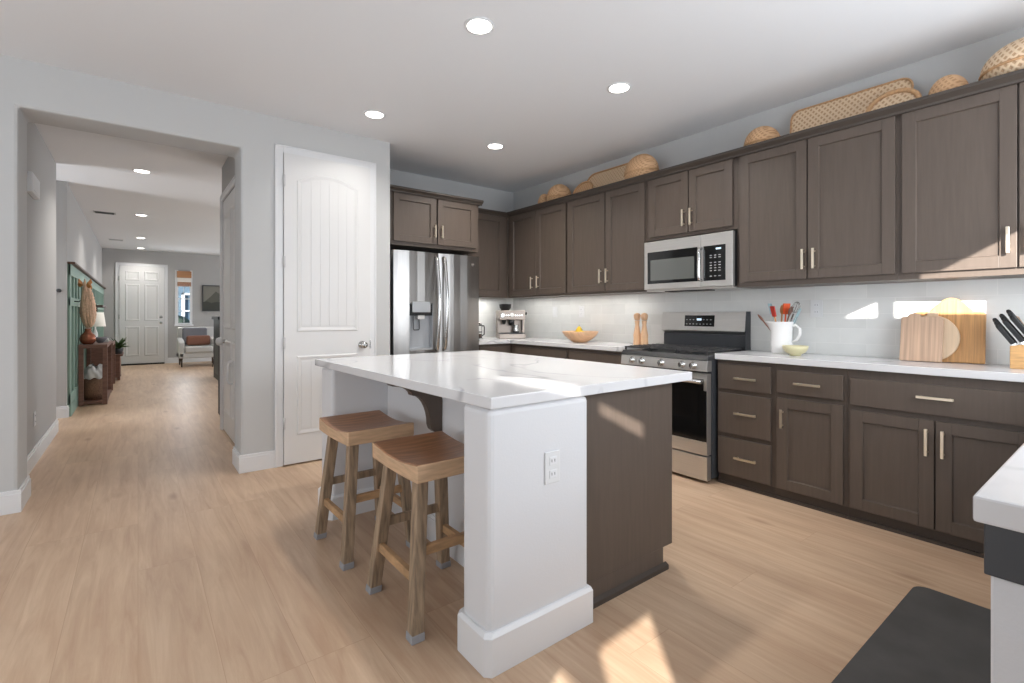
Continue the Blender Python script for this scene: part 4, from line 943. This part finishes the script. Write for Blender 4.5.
# glass coffee press beside the fridge
t = thing('coffee_press', 'glass and steel coffee press half hidden by the fridge', 'coffee press', (3.03, 4.58, ZC))
M().lathe((0, 0, 0), [(0.001, 0.006), (0.046, 0.006), (0.046, 0.165), (0.044, 0.165), (0.044, 0.009), (0.001, 0.009)], 24).build('beaker', 'window_glass', t)
fm = M()
for z in (0.012, 0.075, 0.15): fm.lathe((0, 0, z), [(0.047, 0), (0.050, 0), (0.050, 0.008), (0.047, 0.008), (0.047, 0)], 24, caps=False)
for k_ in range(4):
    a = PI / 4 + k_ * PI / 2; fm.tube([(0.049 * math.cos(a), 0.049 * math.sin(a), 0.15), (0.049 * math.cos(a), 0.049 * math.sin(a), 0.01), (0.058 * math.cos(a), 0.058 * math.sin(a), 0.0)], 0.003, 6)
fm.build('frame', 'dark_grey', t)
M().lathe((0, 0, 0.165), [(0.001, 0.028), (0.02, 0.026), (0.046, 0.010), (0.050, 0.0), (0.001, 0.0)], 24).tube([(0, 0, 0.19), (0, 0, 0.225)], 0.003, 6).ball((0, 0, 0.232), 0.012, 12, 8).build('lid', 'nickel', t)
M().tube([(0.049, 0, 0.15), (0.085, 0, 0.15), (0.09, 0, 0.13), (0.088, 0, 0.05), (0.05, 0, 0.035)], 0.007, 8).build('handle', 'black', t)
M().lathe((0, 0, 0.0095), [(0.001, 0), (0.043, 0), (0.043, 0.05), (0.001, 0.05)], 20).build('coffee', 'walnut_leg', t)

# ================================================================== BASKETS ON THE CABINETS
ZT = 2.335
def round_basket(x, y, r, h, label, m_='rattan_tan', group=None):
    t_ = thing('wicker_basket', label, 'basket', (x, y, ZT), 0, group)
    n = 10; prof = [(0.001, 0.0)] + [(r * math.cos(-PI / 2 * 0.75 + (PI / 2 * 0.75) * i / n), h * 0.42 + h * 0.42 * math.sin(-PI / 2 * 0.75 + (PI / 2 * 0.75) * i / n) / math.sin(PI / 2 * 0.75)) for i in range(n + 1)]
    M().lathe((0, 0, 0), prof, 30).build('bowl', m_, t_)
    M().tube([(r * 1.005 * math.cos(2 * PI * k_ / 36), r * 1.005 * math.sin(2 * PI * k_ / 36), h * 0.42) for k_ in range(36)], 0.007, 8, closed=True).build('rim', 'rattan_rim', t_)
    prof = [(r * 1.02 * math.cos(PI / 2 * i / n), h * 0.425 + h * 0.575 * math.sin(PI / 2 * i / n)) for i in range(n)] + [(0.001, h)]
    M().lathe((0, 0, 0), prof, 30).build('lid', m_, t_)
    return t_
def leaning_tray(pts, x, th, label, m_, tilt=0.16, rim=0.009, cat='tray'):
    """flat woven tray: outline pts in (y,z), leaning on the wall, with a raised rim"""
    t_ = thing('wicker_tray', label, cat, (x, sum(p[0] for p in pts) / len(pts), ZT))
    cy = sum(p[0] for p in pts) / len(pts)
    q = [(y - cy, z) for y, z in pts]
    R = Matrix.Rotation(tilt, 4, 'Y')
    M().prism(q, 'x', -0.006, 0.0).rot(R).build('panel', m_, t_)
    loop = [(-0.012, a, b) for a, b in q]
    M().tube(loop, rim, 8, closed=True).rot(R).build('rim', 'rattan_rim', t_)
    return t_
def rr2(y0, y1, z0, z1, r): return rrect(y0, y1, z0, z1, r, 7)
round_basket(3.58, 4.07, 0.075, 0.20, 'smallest round wicker basket at the corner end of the cabinet tops', m_='rattan_tan')
round_basket(3.60, 3.85, 0.135, 0.262, 'round lidded wicker basket second from the corner on the cabinet tops')
leaning_tray([(3.53 + 0.135 * math.cos(2 * PI * i / 36), 0.118 + 0.115 * math.sin(2 * PI * i / 36)) for i in range(36)], 3.60, 0.01, 'small round wicker tray leaning left of the long oval tray', 'rattan_tan', 0.3)
leaning_tray(rr2(2.80, 3.56, 0.01, 0.305, 0.12), 3.70, 0.01, 'long oval wicker tray leaning on the wall above the cabinet left of the microwave', 'rattan', 0.10)
round_basket(3.555, 2.74, 0.165, 0.285, 'large domed wicker basket overlapping the right end of the long oval tray').scale = (0.68, 1, 1)
round_basket(3.60, 1.70, 0.120, 0.222, 'round domed wicker basket alone above the cabinet right of the microwave')
leaning_tray(rr2(0.86, 1.55, 0.01, 0.305, 0.06), 3.70, 0.01, 'long rectangular open weave wicker tray leaning on the wall', 'rattan', 0.10, 0.006)
leaning_tray([(0.925 + 0.125 * math.cos(2 * PI * i / 36), 0.102 + 0.102 * math.sin(2 * PI * i / 36)) for i in range(36)], 3.56, 0.01, 'round wicker tray with thick rim leaning in front of the rectangular tray', 'rattan', 0.3, 0.014)
round_basket(3.60, 0.675, 0.088, 0.195, 'small oval domed wicker basket right of the round rimmed tray')
round_basket(3.58, 0.36, 0.180, 0.255, 'large round open weave wicker basket at the right frame edge', 'rattan')

# ================================================================== CEILING LIGHTS, VENTS
def can(x, y, label, power):
    t_ = thing('ceiling_light', label, 'ceiling light', (x, y, CH), 0, 'recessed ceiling lights')
    M().lathe((0, 0, 0), [(0.066, -0.0005), (0.082, -0.0005), (0.082, -0.004), (0.070, -0.007), (0.066, -0.0045)], 32, caps=False).build('trim_ring', 'trim', t_)
    M().lathe((0, 0, 0), [(0.001, -0.0035), (0.066, -0.0035), (0.066, -0.001), (0.001, -0.001)], 32).build('diffuser', 'led', t_)
    l = bpy.data.lights.new('lamp', 'AREA'); l.shape = 'DISK'; l.size = 0.11; l.energy = power; l.color = (1.0, 0.96, 0.90); l.spread = math.radians(130)
    lo = bpy.data.objects.new('lamp', l); COL.objects.link(lo); lo.parent = t_; lo.location = (0, 0, -0.012)
    return t_
can(1.452, 2.177, 'recessed ceiling light nearest the camera, top centre above the island', 7)
can(2.603, 2.190, 'recessed ceiling light at upper right, nearest the range', 10)
can(1.449, 3.630, 'recessed ceiling light nearest the pantry door', 4)
can(2.600, 3.637, 'recessed ceiling light in front of the fridge corner', 13)
can(0.034, 6.583, 'nearest recessed light of the hall ceiling row', 10)
can(0.040, 9.489, 'second recessed light of the hall ceiling row', 9)
can(0.045, 12.3, 'third recessed light of the hall ceiling row', 9)
can(0.050, 14.2, 'farthest recessed light of the hall, by the front door', 6)
for (x, y, lb) in ((-0.40, 9.6, 'small dark slatted ceiling vent nearer in the hall'), (-0.36, 12.9, 'pale ceiling vent farther along the hall')):
    t = thing('ceiling_vent', lb, 'vent', (x, y, CH))
    M().box(-0.13, 0.13, -0.08, 0.08, -0.006, -0.0005).build('frame', 'trim' if y > 12 else 'button_grey', t)
    mm = M()
    for i in range(6): mm.box(-0.11, 0.11, -0.062 + i * 0.022, -0.054 + i * 0.022, -0.012, -0.006)
    mm.build('slats', 'button_grey' if y > 12 else 'dark_grey', t)

# door chime on the hall wall
t = thing('door_chime', 'white door chime box high on the near left hall wall', 'door chime', (-0.66, 5.25, 2.17))
M().box(-0.6595, -0.622, 5.05, 5.40, 2.11, 2.26).build('cover', 'white_plastic', t, (-0.66, 5.25, 2.17), 0.008)
M().box(-0.622, -0.619, 5.10, 5.35, 2.13, 2.135).build('grille', 'trim', t, (-0.66, 5.25, 2.17))
t = thing('wall_hook', 'small dark metal knob sticking out at the corner of the left hall opening', 'hook', (-0.72, 7.63, 1.47))
M().lathe((-0.72, 7.6295, 1.47), [(0.02, 0), (0.02, -0.008), (0.01, -0.012), (0.01, -0.05), (0.022, -0.056), (0.02, -0.07), (0.001, -0.072)], 14, 'y').build('knob', 'dark_grey', t, (-0.72, 7.63, 1.47))

# ================================================================== HALL FURNITURE
XP = -0.655
O = (XP, 11, 0)
t = thing('wall_panelling', 'green board-and-batten wall panelling with a dark ledge along the left hall wall', 'panelling', O)
P0, P1 = 7.68, 14.65
M().box(XP, XP + 0.010, P0, P1, 0.0, 1.79).build('backing', 'green_inset', t, O)
mm = M().box(XP + 0.010, XP + 0.03, P0, P1, 0.14, 0.26).box(XP + 0.010, XP + 0.03, P0, P1, 1.66, 1.79).box(XP + 0.010, XP + 0.028, P0, P1, 1.30, 1.40)
n = 18
for i in range(n + 1):
    y = P0 + (P1 - P0 - 0.09) * i / n; mm.box(XP + 0.010, XP + 0.027, y, y + 0.09, 0.14, 1.79)
mm.build('battens', 'green_paint', t, O, 0.002)
M().box(XP + 0.010, XP + 0.034, P0, P1, 0.0, 0.14).build('base_rail', 'green_paint', t, O)
M().box(XP, XP + 0.07, P0 - 0.01, P1, 1.79, 1.815).build('ledge', 'ledge_wood', t, O, 0.003)
for y in (8.1, 9.1, 10.3, 11.0, 11.8, 12.6, 13.4):
    M().tube([(XP + 0.028, y, 1.36), (XP + 0.07, y, 1.355), (XP + 0.09, y, 1.375)], 0.006, 8).build('coat_hook', 'black', t, O)
t = thing('wall_shelf', 'small dark wooden shelf mounted on the green panelling past the lamp', 'shelf', (-0.57, 11.4, 1.33))
M().box(-0.628, -0.48, 10.9, 12.1, 1.33, 1.36).build('board', 'ledge_wood', t, (-0.57, 11.4, 1.33))
M().box(-0.628, -0.60, 11.0, 11.04, 1.25, 1.33).box(-0.628, -0.60, 11.9, 11.94, 1.25, 1.33).build('bracket', 'ledge_wood', t, (-0.57, 11.4, 1.33))

O = (-0.45, 9.1, 0)
t = thing('console_table', 'reddish brown wooden console table against the green panelling', 'console table', O)
cx0, cx1, cy0, cy1, ct = -0.615, -0.325, 8.45, 9.75, 0.80
M().box(cx0, cx1, cy0, cy1, ct - 0.05, ct).build('tabletop', 'console_wood', t, O, 0.003)
for x in (cx0, cx1 - 0.05):
    for y in (cy0, cy1 - 0.05): M().box(x, x + 0.05, y, y + 0.05, 0, ct - 0.05).build('leg', 'console_wood', t, O, 0.003)
M().box(cx0 + 0.001, cx1 - 0.001, cy0 + 0.05, cy1 - 0.05, 0.0205, 0.045).build('lower_shelf', 'console_wood', t, O, 0.002)
M().box(cx0 + 0.05, cx1 - 0.05, cy0, cy0 + 0.03, 0.02, 0.05).build('stretcher', 'console_wood', t, O)
t = thing('wicker_basket', 'brown woven handled basket under the console table in the hall', 'basket', (-0.47, 8.72, 0.045))
M().lathe((0, 0, 0), [(0.001, 0), (0.105, 0), (0.118, 0.10), (0.122, 0.28), (0.115, 0.28), (0.11, 0.10), (0.001, 0.01)], 22).build('body', 'wicker_brown', t)
M().tube([(0.115 * math.cos(a), -0.05, 0.27 + 0.11 * math.sin(a)) for a in [PI * i / 10 for i in range(11)]], 0.008, 8).build('handle', 'wicker_brown', t)
random.seed(21)
def thr(u, v):
    a = 2 * PI * u; r = 0.118 * math.sin(PI * (0.08 + 0.92 * min(1, v * 0.54 + 0.02))) ** 0.8 * (1 + 0.10 * math.sin(4 * a + 5 * v) + 0.06 * math.sin(9 * a - 8 * v))
    return (r * math.cos(a), r * math.sin(a) * 1.1, 0.16 * (1 - v ** 1.6) * (1 + 0.16 * math.sin(3 * a + 2)) + 0.012 * math.sin(7 * a + 6 * v))
th = M().grid(thr, 40, 14).build('throw_blanket', 'throw_fabric'); th.location = (-0.47, 8.72, 0.045 + 0.290)
tag(th, 'pale grey throw blanket stuffed in the basket under the console', 'blanket')
t = thing('vase', 'round copper coloured vase on the near end of the console table', 'vase', (-0.53, 8.60, ct))
M().lathe((0, 0, 0), [(0.001, 0), (0.05, 0), (0.078, 0.03), (0.088, 0.075), (0.078, 0.12), (0.045, 0.155), (0.032, 0.18), (0.038, 0.21), (0.034, 0.21), (0.028, 0.18), (0.04, 0.15), (0.001, 0.02)], 26).build('body', 'copper', t)
t = thing('pampas_grass', 'bundle of peach pampas plumes standing in the copper vase', 'dried plant', (-0.53, 8.60, ct + 0.02))
mm = M()
for (dx, dy) in ((0.0, 0.0), (-0.012, 0.01), (0.012, -0.01)): mm.tube([(dx, dy, 0), (dx * 2, dy * 2, 0.3)], 0.004, 6)
mm.build('stems', 'pampas', t)
def plume(cx, cy, z0, z1, rx, ph):
    def fn(u, v):
        a = 2 * PI * u; e = math.sin(PI * v ** 0.8) ** 0.75; j = 1 + 0.12 * math.sin(9 * a + ph + 7 * v) + 0.08 * math.sin(23 * v * PI + 4 * a)
        return (cx + rx * e * j * math.cos(a), cy + rx * e * j * math.sin(a), z0 + (z1 - z0) * v)
    return M().grid(fn, 26, 30)
for k_, (a, b, c_, d_, e) in enumerate(((0.0, 0.0, 0.19, 0.78, 0.078), (0.03, -0.03, 0.20, 0.66, 0.055), (-0.03, -0.02, 0.34, 0.86, 0.034))): plume(a, b, c_, d_, e, k_).build('plume', 'pampas', t)
mm = M(); random.seed(11)
for i in range(7):
    a = random.random() * 6.28; p = Vector((-0.03 + 0.05 * math.cos(a), 0.05 * math.sin(a), 0.66 + 0.14 * random.random()))
    mm.prism([(0, 0), (0.03, 0.03), (0.0, 0.09), (-0.03, 0.03)], 'y', -0.002, 0.002); mm.rot(Matrix.Translation(p) @ Matrix.Rotation(a, 4, 'Z') @ Matrix.Rotation(0.4, 4, 'X'), len(mm.v) - 8)
mm.build('dried_leaves', 'spoon_wood', t)
t = thing('decorative_bowl', 'small grey bowl on the console table beside the copper vase', 'bowl', (-0.42, 8.98, ct))
M().lathe((0, 0, 0), [(0.001, 0), (0.03, 0), (0.035, 0.01), (0.075, 0.05), (0.082, 0.08), (0.076, 0.08), (0.06, 0.045), (0.001, 0.015)], 22).build('body', 'grey_fabric', t)
t = thing('table_lamp', 'table lamp with a white drum shade on the console table', 'lamp', (-0.505, 9.5, ct))
M().lathe((0, 0, 0), [(0.001, 0), (0.06, 0), (0.06, 0.015), (0.02, 0.03), (0.035, 0.08), (0.03, 0.13), (0.012, 0.18), (0.012, 0.26), (0.001, 0.26)], 20).build('base', 'white_ceramic', t)
M().lathe((0, 0, 0), [(0.125, 0.22), (0.10, 0.43), (0.097, 0.43), (0.122, 0.22), (0.125, 0.22)], 28, caps=False).build('lamp_shade', 'shade', t)
bk = M().box(-0.43, -0.335, 9.1, 9.3, ct + 0.001, ct + 0.025).box(-0.425, -0.34, 9.11, 9.29, ct + 0.026, ct + 0.045)
t = thing('book', 'pale hardback book lying flat on the console table, at the bottom', 'book', (-0.38, 9.2, ct), 0); M().box(-0.435, -0.335, 9.08, 9.28, ct + 0.0005, ct + 0.025).build('cover', 'throw_fabric', t, (-0.38, 9.2, ct), 0.001)
t = thing('book', 'thin white book lying on top of the pale hardback', 'book', (-0.38, 9.2, ct + 0.026), 0); M().box(-0.43, -0.34, 9.1, 9.27, ct + 0.026, ct + 0.046).build('cover', 'white_plastic', t, (-0.38, 9.2, ct + 0.026), 0.001)
# second, boxy brown stand and plant
t = thing('plant_stand', 'boxy reddish brown wooden plant stand past the console table', 'plant stand', (-0.38, 12.0, 0)); O = (-0.38, 12.0, 0)
M().box(-0.61, -0.26, 11.4, 12.15, 0.05, 0.44).build('box', 'console_wood', t, O, 0.004)
M().box(-0.62, -0.22, 11.38, 12.17, 0.44, 0.47).build('top', 'console_wood', t, O, 0.003)
for x in (-0.60, -0.30):
    for y in (11.42, 12.10): M().box(x, x + 0.04, y, y + 0.04, 0, 0.05).build('leg', 'console_wood', t, O)
t = thing('console_table', 'second reddish brown console table standing right behind the first', 'console table', (-0.42, 10.4, 0)); O = (-0.42, 10.4, 0)
M().box(-0.61, -0.315, 9.95, 10.95, 0.70, 0.745).build('tabletop', 'console_wood', t, O, 0.003)
M().box(-0.61, -0.315, 9.95, 10.01, 0, 0.70).build('leg', 'console_wood', t, O, 0.003)
M().box(-0.61, -0.315, 10.89, 10.95, 0, 0.70).build('leg', 'console_wood', t, O, 0.003)
t = thing('potted_plant', 'dark green leafy potted plant on the brown stand by the front door', 'plant', (-0.29, 11.62, 0.47))
M().lathe((0, 0, 0), [(0.001, 0), (0.06, 0), (0.08, 0.10), (0.072, 0.10), (0.001, 0.08)], 18).build('pot', 'dark_grey', t)
mm = M(); random.seed(4)
for i in range(34):
    a = random.random() * 2 * PI; el = 0.15 + random.random() * 1.1; ln = 0.16 + 0.12 * random.random(); wd_ = 0.03
    i0 = len(mm.v)
    mm._add([(0, 0, 0), (wd_, ln * 0.45, 0.015), (0, ln, -0.03), (-wd_, ln * 0.45, 0.015), (0, ln * 0.45, -0.004)], [(0, 1, 4), (1, 2, 4), (2, 3, 4), (3, 0, 4)])
    mm.rot(Matrix.Translation((0, 0, 0.09)) @ Matrix.Rotation(a, 4, 'Z') @ Matrix.Rotation(el, 4, 'X'), i0)
mm.build('leaves', 'leaf', t)

# white half-height cabinet with black edge beyond the closet
O = (0.95, 6.9, 0)
t = thing('storage_cabinet', 'waist-high white cabinet with a black front edge past the closet door', 'cabinet', O)
M().box(0.790, 1.15, 6.68, 6.84, 0.03, 0.80).build('body', 'door_white', t, O, 0.003)
M().box(0.768, 0.789, 6.67, 6.84, 0.0, 0.82).build('front_edge', 'black', t, O, 0.003)
M().lathe((0.795, 6.70, 0.02), [(0.018, 0), (0.02, 0.01), (0.018, 0.03)], 12).build('foot', 'white_plastic', t, O)
t = thing('fireplace_mantel', 'tall black mantel piece in the living room beyond the hall', 'mantel', (1.30, 10.3, 0)); O = (1.3, 10.3, 0)
M().box(1.15, 1.60, 10.0, 10.9, 0, 1.11).build('surround', 'black', t, O, 0.004)
M().box(1.12, 1.62, 9.96, 10.94, 1.11, 1.16).build('shelf', 'black', t, O, 0.004)
M().box(1.145, 1.149, 10.2, 10.7, 0.1, 0.75).build('firebox', 'dark_grey', t, O)

# armchair
O = (1.12, 13.75, 0)
t = thing('armchair', 'light grey upholstered armchair with dark legs below the entry window', 'armchair', O)
ax0, ax1, ay0, ay1 = 0.73, 1.52, 13.35, 14.10
M().box(ax0, ax1, ay0, ay1, 0.20, 0.32).build('seat_frame', 'armchair_fabric', t, O, 0.02)
M().box(ax0 + 0.12, ax1 - 0.12, ay0 - 0.03, ay1 - 0.15, 0.32, 0.46).build('seat_cushion', 'armchair_fabric', t, O, 0.035, 4)
for (a, b) in ((ax0, ax0 + 0.115), (ax1 - 0.115, ax1)): M().prism([(ay0, 0.20), (ay1, 0.20), (ay1, 0.66), (ay0 + 0.1, 0.60), (ay0, 0.56)], 'x', a, b).build('arm', 'armchair_fabric', t, O, 0.03, 3)
M().prism([(ay1 - 0.16, 0.30), (ay1, 0.30), (ay1 + 0.08, 0.90), (ay1 - 0.05, 0.90)], 'x', ax0 + 0.01, ax1 - 0.01).build('backrest', 'armchair_fabric', t, O, 0.035, 4)
for x in (ax0 + 0.06, ax1 - 0.06):
    for (y, s) in ((ay0 + 0.06, -0.03), (ay1 - 0.06, 0.03)): M().tube([(x, y, 0.20), (x, y + s, 0.0)], [0.022, 0.014], 8).build('leg', 'walnut_leg', t, O)
t = thing('throw_pillow', 'dark grey pillow leaning on the armchair back', 'pillow', (1.08, 13.86, 0.67))
M().box(-0.25, 0.25, -0.05, 0.05, -0.18, 0.22).rot(Matrix.Rotation(-0.15, 4, 'X')).build('cover', 'grey_fabric', t, bevel=0.045, seg=4)
t = thing('throw_pillow', 'brown leather lumbar pillow in front on the armchair seat', 'pillow', (1.14, 13.70, 0.575))
M().box(-0.24, 0.24, -0.05, 0.05, -0.10, 0.13).build('cover', 'leather', t, bevel=0.045, seg=4)
O = (1.50, 12.95, 0)
t = thing('side_table', 'small round side table beside the armchair', 'table', O)
M().lathe((0, 0, 0.50), [(0.001, 0), (0.19, 0), (0.19, 0.02), (0.001, 0.02)], 26).build('tabletop', 'throw_fabric', t)
for k_ in range(3):
    a = 2 * PI * k_ / 3 + 2.6; M().tube([(0.08 * math.cos(a), 0.08 * math.sin(a), 0.5), (0.17 * math.cos(a), 0.17 * math.sin(a), 0.0)], 0.010, 8).build('leg', 'dark_grey', t)
t = thing('potted_plant', 'small bright green plant on the living room side table', 'plant', (1.42, 12.92, 0.52))
M().lathe((0, 0, 0), [(0.001, 0), (0.03, 0), (0.04, 0.06), (0.001, 0.055)], 14).build('pot', 'white_ceramic', t)
mm = M(); random.seed(9)
for i in range(16):
    a = random.random() * 2 * PI; el = 0.4 + random.random(); ln = 0.10 + 0.06 * random.random(); i0 = len(mm.v)
    mm._add([(0, 0, 0), (0.018, ln * 0.5, 0.01), (0, ln, 0), (-0.018, ln * 0.5, 0.01)], [(0, 1, 2, 3)]); mm.rot(Matrix.Translation((0, 0, 0.055)) @ Matrix.Rotation(a, 4, 'Z') @ Matrix.Rotation(el, 4, 'X'), i0)
mm.build('leaves', 'leaf', t)
t = thing('sculpture', 'round black sculpture on a thin stem on the side table', 'sculpture', (1.56, 12.95, 0.52))
M().lathe((0, 0, 0), [(0.001, 0), (0.05, 0), (0.05, 0.015), (0.012, 0.02), (0.010, 0.22), (0.001, 0.22)], 16).build('stand', 'black', t)
M().ball((0, 0, 0.29), (0.075, 0.03, 0.09), 18, 12).build('disc', 'black', t)

# framed mountain picture on the end wall
O = (1.55, 14.69, 1.62)
t = thing('framed_picture', 'framed dark mountain landscape picture on the end wall right of the window', 'picture', O)
px0, px1, pz0, pz1 = 1.30, 1.90, 1.29, 1.955
M().box(px0, px0 + 0.02, 14.66, 14.698, pz0, pz1).box(px1 - 0.02, px1, 14.66, 14.698, pz0, pz1).box(px0 + 0.02, px1 - 0.02, 14.66, 14.698, pz0, pz0 + 0.02).box(px0 + 0.02, px1 - 0.02, 14.66, 14.698, pz1 - 0.02, pz1).build('frame', 'dark_grey', t, O)
art = M().box(px0 + 0.02, px1 - 0.02, 14.684, 14.69, pz0 + 0.02, pz1 - 0.02)
art.slot(1).prism([(px0 + 0.02, 1.50), (1.42, 1.60), (1.50, 1.68), (1.60, 1.80), (1.68, 1.74), (1.76, 1.64), (px1 - 0.02, 1.56), (px1 - 0.02, 1.40), (px0 + 0.02, 1.40)], 'y', 14.682, 14.684)
art.slot(2).prism([(px0 + 0.02, 1.52), (1.40, 1.54), (1.5, 1.50), (1.62, 1.53), (1.76, 1.50), (px1 - 0.02, 1.53), (px1 - 0.02, 1.31), (px0 + 0.02, 1.31)], 'y', 14.680, 14.682)
art.build('canvas', ['art_sky', 'art_mid', 'art_dark'], t, O)

t = thing('door_stop', 'small white door stop by the floor at the hall closet door', 'door stop', (0.66, 4.75, 0.06))
M().tube([(0.6995, 4.58, 0.06), (0.64, 4.58, 0.06)], 0.006, 8).build('rod', 'white_plastic', t, (0.66, 4.75, 0.06))
M().lathe((0.64, 4.58, 0.06), [(0.018, 0.0), (0.022, -0.006), (0.022, -0.018), (0.001, -0.022)], 16, 'x').build('bumper', 'white_plastic', t, (0.66, 4.75, 0.06))
